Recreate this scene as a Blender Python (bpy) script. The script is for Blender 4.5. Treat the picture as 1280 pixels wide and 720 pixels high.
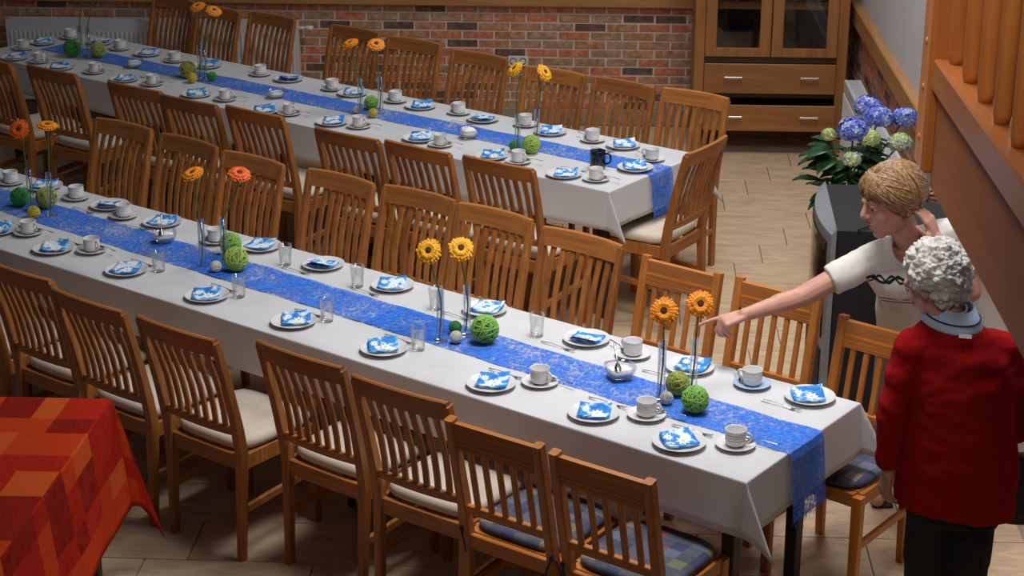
import bpy, bmesh, math, random
from mathutils import Vector, Matrix, Euler, Quaternion
random.seed(7)
PI = math.pi
for o in list(bpy.data.objects):
    bpy.data.objects.remove(o)
scene = bpy.context.scene
COL = scene.collection

# ------------------------------------------------------------------ camera, world, light, exposure
FPX, HORIZON, CAMH = 2250.0, -471.0, 3.39
PITCH = math.atan((360 - HORIZON) / FPX)
YAW = math.radians(3.34)
cam_data = bpy.data.cameras.new('camera')
cam = bpy.data.objects.new('camera', cam_data)
COL.objects.link(cam)
cam_data.sensor_fit = 'HORIZONTAL'
cam_data.sensor_width = 36.0
cam_data.lens = FPX / 1280 * 36.0
cam_data.clip_start = 0.05
cam.location = (0, 0, CAMH)
cam.rotation_euler = (PI / 2 - PITCH, 0, YAW)
scene.camera = cam

world = bpy.data.worlds.new('world')
scene.world = world
world.use_nodes = True
world.node_tree.nodes['Background'].inputs[0].default_value = (0.92, 0.95, 1.0, 1)
world.node_tree.nodes['Background'].inputs[1].default_value = 0.050

def area_light(name, loc, target, sx, sy, power, color, spread=180):
    d = bpy.data.lights.new(name, 'AREA')
    d.shape = 'RECTANGLE'; d.size = sx; d.size_y = sy
    d.energy = power; d.color = color; d.spread = math.radians(spread)
    o = bpy.data.objects.new(name, d); COL.objects.link(o)
    o.location = loc
    o.rotation_euler = (Vector(target) - Vector(loc)).to_track_quat('-Z', 'Y').to_euler()
    return o
area_light('skylight_front', (0.30, 5.95, 4.35), (0.15, 6.6, 0.7), 1.3, 1.3, 62, (0.985, 0.985, 1.0), 118)
area_light('skylight_rear', (0.75, 9.6, 4.9), (0.35, 9.4, 0.6), 1.8, 1.6, 80, (0.98, 0.985, 1.0), 140)
area_light('gallery_fill', (0.25, 2.7, 3.9), (1.0, 4.6, 2.75), 0.4, 0.4, 3.2, (1.0, 0.95, 0.9), 55)  # unseen fill light, added to brighten the camera side of balusters and fascia

scene.view_settings.view_transform = 'Standard'
scene.view_settings.look = 'None'
scene.view_settings.gamma = 1.0
scene.view_settings.use_curve_mapping = False
scene.view_settings.exposure = 0.0

# ------------------------------------------------------------------ pixel of the 1280x720 photo -> point on a real plane
CP, SP, CY, SY = math.cos(PITCH), math.sin(PITCH), math.cos(YAW), math.sin(YAW)
def ray(px, py):
    x = (px - 640) / FPX; y = -(py - 360) / FPX
    a, b, c = x, CP + y * SP, -SP + y * CP
    return Vector((a * CY - b * SY, a * SY + b * CY, c))
def P(px, py, z):
    d = ray(px, py); t = (z - CAMH) / d.z
    return Vector((0, 0, CAMH)) + d * t
def PY(px, py, Y):
    d = ray(px, py)
    return Vector((0, 0, CAMH)) + d * (Y / d.y)

# ------------------------------------------------------------------ materials
MATS = {}
class NT:
    def __init__(self, name):
        self.m = bpy.data.materials.new(name); self.m.use_nodes = True
        self.t = self.m.node_tree; self.n = self.t.nodes; self.l = self.t.links
        self.b = self.n['Principled BSDF']; self.out = self.n['Material Output']
        MATS[name] = self.m
    def add(self, kind, **kw):
        nd = self.n.new(kind)
        for k, v in kw.items():
            if k.startswith('i_'):
                nd.inputs[k[2:].replace('_', ' ')].default_value = v
            else:
                setattr(nd, k, v)
        return nd
    def link(self, a, b): self.l.new(a, b)
    def coord(self, kind='Object', scale=(1, 1, 1), rot=(0, 0, 0), loc=(0, 0, 0)):
        c = self.add('ShaderNodeTexCoord'); mp = self.add('ShaderNodeMapping')
        mp.inputs['Scale'].default_value = scale; mp.inputs['Rotation'].default_value = rot
        mp.inputs['Location'].default_value = loc
        self.link(c.outputs[kind], mp.inputs['Vector']); return mp.outputs[0]
    def noise(self, vec, scale=5, detail=4, rough=.5, dist=0):
        nd = self.add('ShaderNodeTexNoise')
        nd.inputs['Scale'].default_value = scale; nd.inputs['Detail'].default_value = detail
        nd.inputs['Roughness'].default_value = rough; nd.inputs['Distortion'].default_value = dist
        self.link(vec, nd.inputs['Vector']); return nd.outputs['Fac']
    def ramp(self, fac, stops, interp='LINEAR'):
        nd = self.add('ShaderNodeValToRGB'); r = nd.color_ramp; r.interpolation = interp
        while len(r.elements) < len(stops): r.elements.new(.5)
        for e, (p, c) in zip(r.elements, stops):
            e.position = p; e.color = (*c, 1) if len(c) == 3 else c
        self.link(fac, nd.inputs[0]); return nd.outputs[0]
    def math(self, op, a, b=None, c=None):
        nd = self.add('ShaderNodeMath', operation=op)
        for i, v in enumerate((a, b, c)):
            if v is None: continue
            if isinstance(v, (int, float)): nd.inputs[i].default_value = v
            else: self.link(v, nd.inputs[i])
        return nd.outputs[0]
    def mix(self, fac, a, b, blend='MIX'):
        nd = self.add('ShaderNodeMix', data_type='RGBA', blend_type=blend)
        for s, v in ((nd.inputs[0], fac), (nd.inputs[6], a), (nd.inputs[7], b)):
            if isinstance(v, (int, float)): s.default_value = v
            elif isinstance(v, tuple): s.default_value = (*v, 1)
            else: self.link(v, s)
        return nd.outputs[2]
    def base(self, v):
        s = self.b.inputs['Base Color']
        if isinstance(v, tuple): s.default_value = (*v, 1)
        else: self.link(v, s)
        return self
    def set(self, **kw):
        for k, v in kw.items(): self.b.inputs[k.replace('_', ' ')].default_value = v
        return self
    def bump(self, h, strength=.3, dist=.002):
        nd = self.add('ShaderNodeBump'); nd.inputs['Strength'].default_value = strength
        nd.inputs['Distance'].default_value = dist
        self.link(h, nd.inputs['Height']); self.link(nd.outputs[0], self.b.inputs['Normal'])
    def objrand(self):
        return self.add('ShaderNodeObjectInfo').outputs['Random']

def plain(name, col, rough=.5, var=0, scale=20, **kw):
    t = NT(name)
    if var:
        n = t.noise(t.coord(), scale, 3)
        t.base(t.ramp(n, [(.3, tuple(c * (1 - var) for c in col)), (.7, tuple(min(1, c * (1 + var)) for c in col))]))
    else: t.base(col)
    t.set(Roughness=rough, **kw)
    return t.m

def wood(name, dark, light, axis='z', rough=.42, scale=1.0, tone=.18):
    t = NT(name)
    sc = {'x': (2, 26, 26), 'y': (26, 2, 26), 'z': (26, 26, 2)}[axis]
    v = t.coord('Object', tuple(s * scale for s in sc))
    n = t.noise(v, 1.6, 5, .6, .6)
    c = t.ramp(n, [(.25, dark), (.55, tuple((a + b) / 2 for a, b in zip(dark, light))), (.8, light)])
    r = t.objrand()
    k = t.add('ShaderNodeMapRange'); t.link(r, k.inputs[0])
    k.inputs[3].default_value = 1 - tone; k.inputs[4].default_value = 1 + tone
    hsv = t.add('ShaderNodeHueSaturation'); t.link(c, hsv.inputs['Color']); t.link(k.outputs[0], hsv.inputs['Value'])
    t.base(hsv.outputs[0]); t.set(Roughness=rough); t.bump(n, .12, .001)
    return t.m

wood('oak', (.245, .074, .014), (.55, .215, .050))
wood('oak_rail', (.245, .074, .014), (.55, .215, .050), 'x')
wood('pine_chair', (.38, .115, .017), (.64, .235, .042), tone=.08)
wood('pine_chair_rail', (.38, .115, .017), (.64, .235, .042), 'x', tone=.08)
wood('cabinet_oak', (.25, .095, .024), (.45, .195, .06), 'x', .4, .5, .06)
wood('cabinet_oak_upright', (.25, .095, .024), (.45, .195, .06), 'z', .4, .5, .06)
wood('cap_wood', (.33, .15, .05), (.52, .27, .11), 'x', .45, .5, .05)
wood('rail_wood', (.48, .145, .028), (.68, .25, .055), 'z', .35, .6, .05)
wood('rail_wood_long', (.36, .105, .027), (.52, .18, .048), 'y', .3, .5, .05)
wood('fascia_wood', (.33, .090, .015), (.46, .145, .030), 'y', .6, .35, .03)
wood('cap_wood_side', (.36, .16, .052), (.54, .27, .10), 'y', .45, .5, .05)
wood('dark_leg', (.018, .010, .006), (.045, .024, .013), 'z', .5)
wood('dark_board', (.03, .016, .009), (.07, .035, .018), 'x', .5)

t = NT('cream_seat'); v = t.coord(); n = t.noise(v, 300, 2); n2 = t.noise(v, 9, 3)
t.base(t.ramp(n2, [(.3, (.60, .50, .39)), (.7, (.70, .60, .49))])); t.set(Roughness=.9); t.bump(n, .25, .001)

t = NT('white_cloth'); v = t.coord(); n = t.noise(v, 3, 3); n2 = t.noise(v, 260, 2)
t.base(t.ramp(n, [(.3, (.57, .56, .565)), (.7, (.635, .63, .635))])); t.set(Roughness=.85); t.bump(n2, .15, .001)

# translucent blue fleece web: gaps between the fibres let the white cloth through
t = NT('blue_fleece'); v = t.coord('Object', (1, 1, 1)); n = t.noise(v, 30, 6, .66, 2.4); n2 = t.noise(v, 5, 3)
big = t.math('MULTIPLY', n2, .35)
s = t.math('ADD', n, big)
col = t.ramp(t.noise(v, 60, 4), [(.35, (.012, .12, .66)), (.7, (.045, .25, .86))])
t.base(col); t.set(Roughness=.8)
alpha = t.ramp(s, [(.57, (.97, .97, .97)), (.67, (.80, .80, .80)), (.78, (.24, .24, .24))])
t.link(alpha, t.b.inputs['Alpha'])

plain('porcelain', (.72, .71, .70), .18)
plain('pale_blue_porcelain', (.42, .55, .72), .2)
plain('navy_glaze', (.006, .009, .035), .15)
plain('silver', (.62, .61, .60), .22, Metallic=1.0)
plain('brushed_steel', (.72, .71, .69), .35, Metallic=1.0)
def thin_glass(name, tint, fac, rough=.03):
    t = NT(name); tr = t.add('ShaderNodeBsdfTransparent'); tr.inputs[0].default_value = (*tint, 1)
    gl = t.add('ShaderNodeBsdfGlossy'); gl.inputs['Roughness'].default_value = rough
    lw = t.add('ShaderNodeLayerWeight'); lw.inputs['Blend'].default_value = .25
    mx = t.add('ShaderNodeMixShader'); t.link(t.math('ADD', t.math('MULTIPLY', lw.outputs['Fresnel'], fac), .03), mx.inputs[0])
    t.link(tr.outputs[0], mx.inputs[1]); t.link(gl.outputs[0], mx.inputs[2]); t.link(mx.outputs[0], t.out.inputs['Surface'])
thin_glass('clear_glass', (.98, .985, .98), .5); thin_glass('pane_glass', (.80, .82, .80), .5)
plain('sugar', (.86, .86, .85), .8, .05, 200)

# napkin print: blue ground with lighter clouds and a white daisy
t = NT('napkin_print')
oi = t.add('ShaderNodeObjectInfo')
tc = t.add('ShaderNodeTexCoord'); add = t.add('ShaderNodeVectorMath', operation='ADD')
sc = t.add('ShaderNodeVectorMath', operation='SCALE'); t.link(oi.outputs['Location'], sc.inputs[0]); sc.inputs['Scale'].default_value = 3.7
t.link(tc.outputs['Object'], add.inputs[0]); t.link(sc.outputs[0], add.inputs[1])
n = t.noise(add.outputs[0], 24, 3, .5, .8)
ground = t.ramp(n, [(.30, (.015, .15, .55)), (.48, (.04, .29, .74)), (.54, (.40, .64, .86)), (.61, (.84, .86, .87))])
def daisy(t, cx, cy, rad, under):
    sep = t.add('ShaderNodeSeparateXYZ'); t.link(tc.outputs['Object'], sep.inputs[0])
    dx = t.math('SUBTRACT', sep.outputs[0], cx); dy = t.math('SUBTRACT', sep.outputs[1], cy)
    r = t.math('SQRT', t.math('ADD', t.math('MULTIPLY', dx, dx), t.math('MULTIPLY', dy, dy)))
    th = t.math('ARCTAN2', dy, dx)
    lim = t.math('MULTIPLY', t.math('ADD', t.math('MULTIPLY', t.math('COSINE', t.math('MULTIPLY', th, 8)), .22), .78), rad)
    c = t.mix(t.math('LESS_THAN', r, lim), under, (.86, .88, .86))
    return t.mix(t.math('LESS_THAN', r, rad * .24), c, (.62, .60, .18))
c = daisy(t, .012, -.006, .026, ground); c = daisy(t, -.030, .022, .017, c)
t.base(c); t.set(Roughness=.85)

# brick materials
BRICKS = []
for i, (a, b) in enumerate([((.21, .068, .038), (.34, .135, .08)), ((.17, .085, .05), (.30, .165, .10)), ((.145, .095, .062), (.26, .18, .12)),
                            ((.045, .030, .030), (.10, .06, .055)), ((.26, .075, .04), (.36, .15, .09)), ((.18, .10, .06), (.30, .17, .11))]):
    t = NT('brick_tone_%d' % i); v = t.coord('Object', (1, 1, 1)); oi = t.objrand()
    sep = t.add('ShaderNodeCombineXYZ'); t.link(t.math('MULTIPLY', oi, 40), sep.inputs[0])
    ad = t.add('ShaderNodeVectorMath', operation='ADD'); t.link(v, ad.inputs[0]); t.link(sep.outputs[0], ad.inputs[1])
    n = t.noise(ad.outputs[0], 26, 5, .65)
    t.base(t.ramp(n, [(.3, tuple(x * f for x, f in zip(a, (1.5, 1.35, 1.2)))), (.55, tuple(x * f for x, f in zip(b, (1.7, 1.5, 1.35)))), (.70, tuple(min(1, x * f + .05) for x, f in zip(b, (2.1, 1.9, 1.75))))])); t.set(Roughness=.9); t.bump(n, .5, .004)
    BRICKS.append(t.m)
plain('mortar', (.66, .56, .48), .95, .12, 60)
plain('white_plaster', (.66, .66, .67), .9, .03, 8)
plain('radiator_white', (.66, .67, .69), .35)
plain('white_plastic', (.72, .72, .70), .35)
plain('dark_hole', (.02, .02, .02), .6)

t = NT('floor_tile'); v = t.coord('Object'); oi = t.add('ShaderNodeObjectInfo')
ad = t.add('ShaderNodeVectorMath', operation='ADD'); t.link(v, ad.inputs[0])
sc = t.add('ShaderNodeVectorMath', operation='SCALE'); t.link(oi.outputs['Location'], sc.inputs[0]); sc.inputs['Scale'].default_value = 2.3
t.link(sc.outputs[0], ad.inputs[1])
mp = t.add('ShaderNodeMapping'); mp.inputs['Scale'].default_value = (3, 11, 1); t.link(ad.outputs[0], mp.inputs[0])
n = t.noise(mp.outputs[0], 1.6, 6, .62, 1.2)
t.base(t.ramp(n, [(.28, (.46, .31, .19)), (.5, (.60, .425, .27)), (.72, (.70, .52, .35))])); t.set(Roughness=.38); t.bump(n, .08, .002)
plain('grout', (.30, .205, .13), .9)
plain('skirting_tile', (.34, .24, .16), .5, .12, 12)

# red patchwork cloth: woven cells of different reds
t = NT('red_patchwork'); v = t.coord('Object')
sep = t.add('ShaderNodeSeparateXYZ'); t.link(v, sep.inputs[0])
tcu = t.add('ShaderNodeTexCoord'); suv = t.add('ShaderNodeSeparateXYZ'); t.link(tcu.outputs['UV'], suv.inputs[0])
def bands(x, pitch, ratio):
    y = t.math('DIVIDE', x, pitch); f = t.math('FRACT', y); fl = t.math('FLOOR', y)
    return t.math('ADD', t.math('MULTIPLY', fl, 2), t.math('GREATER_THAN', f, ratio))
cx, cyy = bands(suv.outputs[0], .235, .62), bands(suv.outputs[1], .30, .60)
cmb = t.add('ShaderNodeCombineXYZ'); t.link(cx, cmb.inputs[0]); t.link(cyy, cmb.inputs[1])
wn = t.add('ShaderNodeTexWhiteNoise', noise_dimensions='2D'); t.link(cmb.outputs[0], wn.inputs['Vector'])
cc = t.ramp(wn.outputs['Value'], [(0, (.20, .004, .003)), (.28, (.36, .009, .004)), (.5, (.50, .040, .007)), (.72, (.42, .013, .005)), (.86, (.55, .085, .013))], 'CONSTANT')
n = t.noise(t.coord('Object', (30, 4, 4)), 6, 4)
t.set(Specular_IOR_Level=.1); t.base(t.mix(.15, cc, t.ramp(n, [(.3, (.25, .01, .005)), (.7, (.7, .10, .02))]))); t.set(Roughness=.95)

# seat cushion: blue grey with scattered coloured squares
t = NT('patterned_cushion'); v = t.coord('Object', (19, 19, 1), (0, 0, .0))
fl = t.add('ShaderNodeVectorMath', operation='FLOOR'); t.link(v, fl.inputs[0])
s2 = t.add('ShaderNodeSeparateXYZ'); t.link(fl.outputs[0], s2.inputs[0])
c2 = t.add('ShaderNodeCombineXYZ'); t.link(s2.outputs[0], c2.inputs[0]); t.link(s2.outputs[1], c2.inputs[1])
wn = t.add('ShaderNodeTexWhiteNoise', noise_dimensions='2D'); t.link(c2.outputs[0], wn.inputs['Vector'])
cc = t.ramp(wn.outputs['Value'], [(0, (.075, .082, .115)), (.38, (.11, .118, .145)), (.60, (.04, .05, .13)), (.74, (.32, .24, .18)), (.84, (.34, .09, .05)), (.91, (.22, .21, .10)), (.95, (.16, .18, .26))], 'CONSTANT')
n = t.noise(t.coord('Object'), 60, 3)
t.base(t.mix(.2, cc, t.ramp(n, [(.3, (.04, .045, .07)), (.7, (.17, .18, .21))]))); t.set(Roughness=.85)
plain('cushion_edge', (.045, .055, .09), .85, .2, 30)

plain('stem_green', (.07, .14, .035), .5)
plain('petal_orange', (.96, .29, .006), .55, .15, 60)
plain('petal_amber', (.98, .43, .010), .55, .15, 60)
plain('petal_red', (.88, .13, .008), .55, .15, 60)
plain('flower_eye', (.055, .018, .010), .8, .3, 200)
for nm, c in (('green', (.24, .52, .085)), ('olive', (.42, .47, .09)), ('deep_green', (.05, .33, .06)), ('yellow', (.62, .50, .05)), ('white', (.70, .68, .62)), ('lime', (.38, .55, .09))):
    t = NT('wicker_' + nm); n = t.noise(t.coord('Object'), 90, 3)
    t.base(t.ramp(n, [(.3, tuple(x * .65 for x in c)), (.7, tuple(min(1, x * 1.25 + .02) for x in c))])); t.set(Roughness=.7)
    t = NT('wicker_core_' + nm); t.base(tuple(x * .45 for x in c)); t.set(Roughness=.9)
plain('tv_black', (.004, .004, .005), .75)
plain('tv_grey', (.20, .205, .215), .5)
plain('screen_black', (.008, .009, .011), .08)
plain('cable_black', (.01, .01, .01), .5)
plain('skin_fair', (.55, .27, .19), .5, .08, 30)
plain('skin_old', (.56, .29, .21), .5, .10, 40)
plain('lip', (.42, .12, .10), .45)
plain('eye_white', (.7, .68, .65), .2)
plain('iris', (.05, .06, .08), .15)
t = NT('hair_blond'); n = t.noise(t.coord('Object', (40, 40, 40)), 2.0, 4)
t.base(t.ramp(n, [(.3, (.15, .072, .026)), (.55, (.29, .155, .062)), (.75, (.46, .28, .13))])); t.set(Roughness=.45)
t = NT('hair_white'); n = t.noise(t.coord('Object'), 26, 4)
t.base(t.ramp(n, [(.3, (.52, .48, .41)), (.65, (.72, .70, .65))])); t.set(Roughness=.7); t.bump(t.noise(t.coord('Object'), 120, 4), .8, .006)
t = NT('red_knit'); n = t.noise(t.coord('Object', (1, 1, 3)), 120, 3)
t.base(t.ramp(n, [(.3, (.26, .004, .005)), (.7, (.37, .009, .009))])); t.set(Roughness=.95, Specular_IOR_Level=.1); t.bump(n, .35, .002)
plain('pale_blue_cotton', (.50, .62, .80), .85)
plain('navy_stripe', (.02, .025, .05), .8)
plain('black_trousers', (.008, .008, .010), .9)
plain('beige_trousers', (.28, .24, .19), .9)
plain('shoe_black', (.012, .011, .010), .5)
plain('hair_tie', (.02, .02, .02), .6)
plain('bag_cloth', (.05, .045, .04), .85, .3, 40)
# t-shirt with a band of black waves and thin lines
t = NT('printed_shirt'); tc = t.add('ShaderNodeTexCoord'); sep = t.add('ShaderNodeSeparateXYZ'); t.link(tc.outputs['UV'], sep.inputs[0])
U, V = sep.outputs[0], sep.outputs[1]
mask = None
for amp, fr, ph, off, w in ((.013, 95, 0, .0, .005), (.013, 95, 2.1, .0, .005), (.011, 62, 4.0, -.002, .0055), (.0, 1, 0, -.085, .0022), (.0, 1, 0, -.098, .0022)):
    wv = t.math('ADD', t.math('MULTIPLY', t.math('SINE', t.math('ADD', t.math('MULTIPLY', U, fr), ph)), amp), off)
    m = t.math('LESS_THAN', t.math('ABSOLUTE', t.math('SUBTRACT', V, wv)), w)
    mask = m if mask is None else t.math('MAXIMUM', mask, m)
n = t.noise(t.coord('Object'), 40, 3)
front = t.math('GREATER_THAN', sep.outputs[2], -1)
t.base(t.mix(mask, t.ramp(n, [(.3, (.62, .58, .52)), (.7, (.70, .67, .62))]), (.012, .012, .015))); t.set(Roughness=.9)
SHIRT = t
plain('leaf_green', (.016, .075, .018), .4, .3, 30)
plain('pot_white', (.5, .45, .38), .5)
for nm, c1, c2 in (('pale', (.22, .30, .62), (.42, .50, .74)), ('blue', (.06, .09, .46), (.15, .20, .66)), ('mixed', (.18, .28, .50), (.55, .62, .42)), ('green', (.30, .42, .10), (.55, .62, .25))):
    t = NT('hydrangea_' + nm); n = t.noise(t.coord('Object'), 75, 3)
    t.base(t.ramp(n, [(.35, c1), (.55, c2), (.70, tuple(min(1, x * 1.3 + .12) for x in c2))])); t.set(Roughness=.7)

# ------------------------------------------------------------------ mesh helpers
class MB:
    """collects closed shapes in one bmesh"""
    def __init__(self): self.bm = bmesh.new()
    def merge(self, other, M=None):
        me = bpy.data.meshes.new('tmp'); other.to_mesh(me); other.free()
        if M is not None: me.transform(M)
        self.bm.from_mesh(me); bpy.data.meshes.remove(me); return self
    def box(self, c, s, bevel=0, M=None, taper=None):
        b = bmesh.new(); bmesh.ops.create_cube(b, size=1)
        for v in b.verts:
            k = 1 if taper is None or v.co.z > 0 else taper
            v.co = Vector((v.co.x * s[0] * k, v.co.y * s[1] * k, v.co.z * s[2]))
        if bevel: bmesh.ops.bevel(b, geom=b.edges[:], offset=bevel, segments=1, affect='EDGES', profile=.5)
        for v in b.verts: v.co += Vector(c)
        return self.merge(b, M)
    def span(self, a, b, bevel=0, M=None):
        a, b = Vector(a), Vector(b)
        return self.box((a + b) / 2, b - a, bevel, M)
    def loft(self, rings, cap=True, closed_ring=True, M=None):
        b = bmesh.new(); R = [[b.verts.new(p) for p in r] for r in rings]
        n = len(R[0])
        for i in range(len(R) - 1):
            for j in range(n if closed_ring else n - 1):
                k = (j + 1) % n
                try: b.faces.new((R[i][j], R[i][k], R[i + 1][k], R[i + 1][j]))
                except ValueError: pass
        if cap and closed_ring:
            b.faces.new(R[0][::-1]); b.faces.new(R[-1])
        bmesh.ops.recalc_face_normals(b, faces=b.faces[:])
        return self.merge(b, M)
    def bar(self, pts, w, d, wdir=(1, 0, 0), bevel=0, M=None, ws=None):
        """rectangular bar along pts; w along wdir, d across"""
        pts = [Vector(p) for p in pts]; rings = []
        wd = Vector(wdir)
        for i, p in enumerate(pts):
            tan = (pts[min(i + 1, len(pts) - 1)] - pts[max(i - 1, 0)]).normalized()
            wx = (wd - tan * wd.dot(tan)).normalized(); dx = tan.cross(wx).normalized()
            k = 1 if ws is None else ws[i]
            a, c = wx * (w / 2 * k), dx * (d / 2 * k)
            if bevel:
                e = wx * bevel; g = dx * bevel
                rings.append([p - a + e - c, p + a - e - c, p + a - c + g, p + a + c - g, p + a - e + c, p - a + e + c, p - a + c - g, p - a - c + g])
            else: rings.append([p - a - c, p + a - c, p + a + c, p - a + c])
        return self.loft(rings, M=M)
    def tube(self, pts, rad, sides=8, M=None, caps=True, flat=1.0):
        pts = [Vector(p) for p in pts]; n = len(pts)
        if isinstance(rad, (int, float)): rad = [rad] * n
        rings = []; ref = None
        for i, p in enumerate(pts):
            tan = (pts[min(i + 1, n - 1)] - pts[max(i - 1, 0)])
            tan = tan.normalized() if tan.length > 1e-9 else Vector((0, 0, 1))
            if ref is None: ref = Vector((0, 0, 1)) if abs(tan.z) < .9 else Vector((1, 0, 0))
            a = (ref - tan * ref.dot(tan)).normalized(); ref = a; c = tan.cross(a)
            rings.append([p + (a * math.cos(2 * PI * k / sides) * flat + c * math.sin(2 * PI * k / sides)) * rad[i] for k in range(sides)])
        return self.loft(rings, cap=caps, M=M)
    def capsule(self, p0, p1, r0, r1, sides=12):
        p0, p1 = Vector(p0), Vector(p1); ax = (p1 - p0).normalized()
        pts, rad = [], []
        for k in range(4):
            a = PI / 2 * (1 - k / 4) * .97; pts.append(p0 - ax * r0 * math.sin(a)); rad.append(max(r0 * math.cos(a), 1e-3))
        for k in range(0, 5):
            a = PI / 2 * (k / 4) * .97; pts.append(p1 + ax * r1 * math.sin(a)); rad.append(max(r1 * math.cos(a), 1e-3))
        return self.tube(pts, rad, sides)
    def chain(self, pts, rads, sides=12):
        for i in range(len(pts) - 1): self.capsule(pts[i], pts[i + 1], rads[i], rads[i + 1], sides)
        return self
    def lathe(self, prof, seg=24, M=None, cap=False):
        rings = [[(r * math.cos(2 * PI * k / seg), r * math.sin(2 * PI * k / seg), z) for k in range(seg)] for r, z in prof]
        return self.loft(rings, cap=cap, M=M)
    def ell(self, c, r, M=None, seg=16, rings=10):
        b = bmesh.new(); bmesh.ops.create_uvsphere(b, u_segments=seg, v_segments=rings, radius=1)
        for v in b.verts: v.co = Vector((v.co.x * r[0], v.co.y * r[1], v.co.z * r[2])) + Vector(c)
        return self.merge(b, M)
    def mesh(self, name, mat=None, smooth=False):
        me = bpy.data.meshes.new(name); self.bm.to_mesh(me); self.bm.free()
        if mat: me.materials.append(MATS[mat] if isinstance(mat, str) else mat)
        if smooth: me.polygons.foreach_set('use_smooth', [True] * len(me.polygons))
        return me
    def obj(self, name, mat, parent=None, smooth=False):
        return link(name, self.mesh(name, mat, smooth), parent)

def link(name, data, parent=None):
    o = bpy.data.objects.new(name, data); COL.objects.link(o)
    if parent is not None: o.parent = parent
    return o
def tag(o, label, cat, group=None, kind=None):
    o['label'] = label; o['category'] = cat
    if group: o['group'] = group
    if kind: o['kind'] = kind
    return o
def struct(o):
    o['kind'] = 'structure'; return o
def thing(name, label, cat, loc=(0, 0, 0), rz=0, group=None):
    o = link(name, None); o.location = loc; o.rotation_euler = (0, 0, rz); o.empty_display_size = .1
    return tag(o, label, cat, group)
def dup(root, loc, rz, label):
    r = root.copy(); COL.objects.link(r); r.location = loc; r.rotation_euler = (0, 0, rz); r['label'] = label
    for ch in root.children:
        c = ch.copy(); COL.objects.link(c); c.parent = r
        for g in ch.children:
            d = g.copy(); COL.objects.link(d); d.parent = c
    return r
class Proto:
    """places the built thing first, then copies of it with all its parts"""
    def __init__(self, root): self.root = root; self.used = False
    def put(self, loc, rz, label):
        if not self.used:
            self.used = True; r = self.root
            r.location = loc; r.rotation_euler = (0, 0, rz); r['label'] = label; return r
        return dup(self.root, loc, rz, label)
def remesh(mb, voxel, smooth=3):
    """union of the collected shapes as one continuous skin"""
    me = mb.mesh('tmp'); o = link('tmp', me)
    m = o.modifiers.new('r', 'REMESH'); m.mode = 'VOXEL'; m.voxel_size = voxel
    if smooth:
        s = o.modifiers.new('s', 'SMOOTH'); s.iterations = smooth; s.factor = .5
    bpy.context.view_layer.update()
    dg = bpy.context.evaluated_depsgraph_get()
    out = bpy.data.meshes.new_from_object(o.evaluated_get(dg))
    bpy.data.objects.remove(o); bpy.data.meshes.remove(me)
    out.polygons.foreach_set('use_smooth', [True] * len(out.polygons))
    return out
ORD = ['first', 'second', 'third', 'fourth', 'fifth', 'sixth', 'seventh', 'eighth', 'ninth', 'tenth', 'eleventh', 'twelfth']
# ================================================================== the room
YW, XW = 12.585, 1.64
floor = struct(MB().span((-8, -1, -.20), (2.2, 13.2, -.012)).obj('floor', 'grout'))
TW, TH = .6575, .325
tile_me = MB().box((0, 0, -.006), (TW - .005, TH - .005, .012), .001).mesh('tile', 'floor_tile')

for j in range(-7, 21):
    y0 = 6.07 + j * TH
    if y0 > YW - .02: continue
    off = 1.02 + .1644 * ((j * 1) % 4)
    for i in range(-14, 4):
        x0 = off + i * TW
        xc, yc = x0 + TW / 2, y0 + TH / 2
        # keep the tiles the picture (and a step to the side) can see
        if xc > 1.95 or xc < -.42 * yc - .45 or yc < 5.0: continue
        t_ = link('tile', tile_me, floor); t_.location = (xc, yc, 0)

def brick_wall(parent, rows, n, place, x_start, pitch=.227, course=.0625, z0=.115):
    bms = [MB().box((0, 0, 0), (pitch - .014, .03, course - .012), .002).mesh('brick', m) for m in BRICKS]
    half = [MB().box((0, 0, 0), (pitch / 2 - .011, .03, course - .010), .002).mesh('brick', m) for m in BRICKS]
    R = random.Random(3)
    for r in range(rows):
        for i in range(n):
            k = R.choices(range(6), (3, 4, 4, 2.2, 2, 3))[0]
            s = x_start + (i + (.5 if r % 2 else 0)) * pitch
            b = link('brick', bms[k], parent)
            place(b, s + pitch / 2, z0 + (r + .5) * course, R.uniform(-.002, .002))

wall_back = struct(MB().span((-8, YW + .003, 0), (XW + .4, YW + .20, .86)).obj('wall_back', 'mortar'))
MB().span((-8, YW + .004, .86), (XW + .4, YW + .20, 3.6)).obj('plaster', 'white_plaster', wall_back)
def pb(b, s, z, d): b.location = (s, YW + .013 + d, z)
brick_wall(wall_back, 12, 24, pb, -4.72)
wall_right = struct(MB().span((XW + .003, 4.0, 0), (XW + .20, YW + .2, .86)).obj('wall_right', 'mortar'))
MB().span((XW + .004, 1.0, .86), (XW + .20, YW + .2, 3.6)).obj('plaster', 'white_plaster', wall_right)
def pr(b, s, z, d): b.location = (XW + .013 + d, s, z); b.rotation_euler = (0, 0, PI / 2)
brick_wall(wall_right, 12, 14, pr, YW - 14.4 * .227)
struct(MB().span((-8, YW - .05, .86), (XW + .01, YW + .02, .985), .006).obj('trim_1', 'cap_wood'))
struct(MB().span((XW - .05, 4.0, .86), (XW + .02, YW - .05, .985), .006).obj('trim_2', 'cap_wood_side'))
struct(MB().span((-8, YW - .012, 0), (.75, YW + .013, .115), .003).obj('baseboard_back', 'skirting_tile'))
struct(MB().span((-8.2, -1, 0), (-8, 13.2, 3.6)).obj('wall_left', 'white_plaster'))

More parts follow.
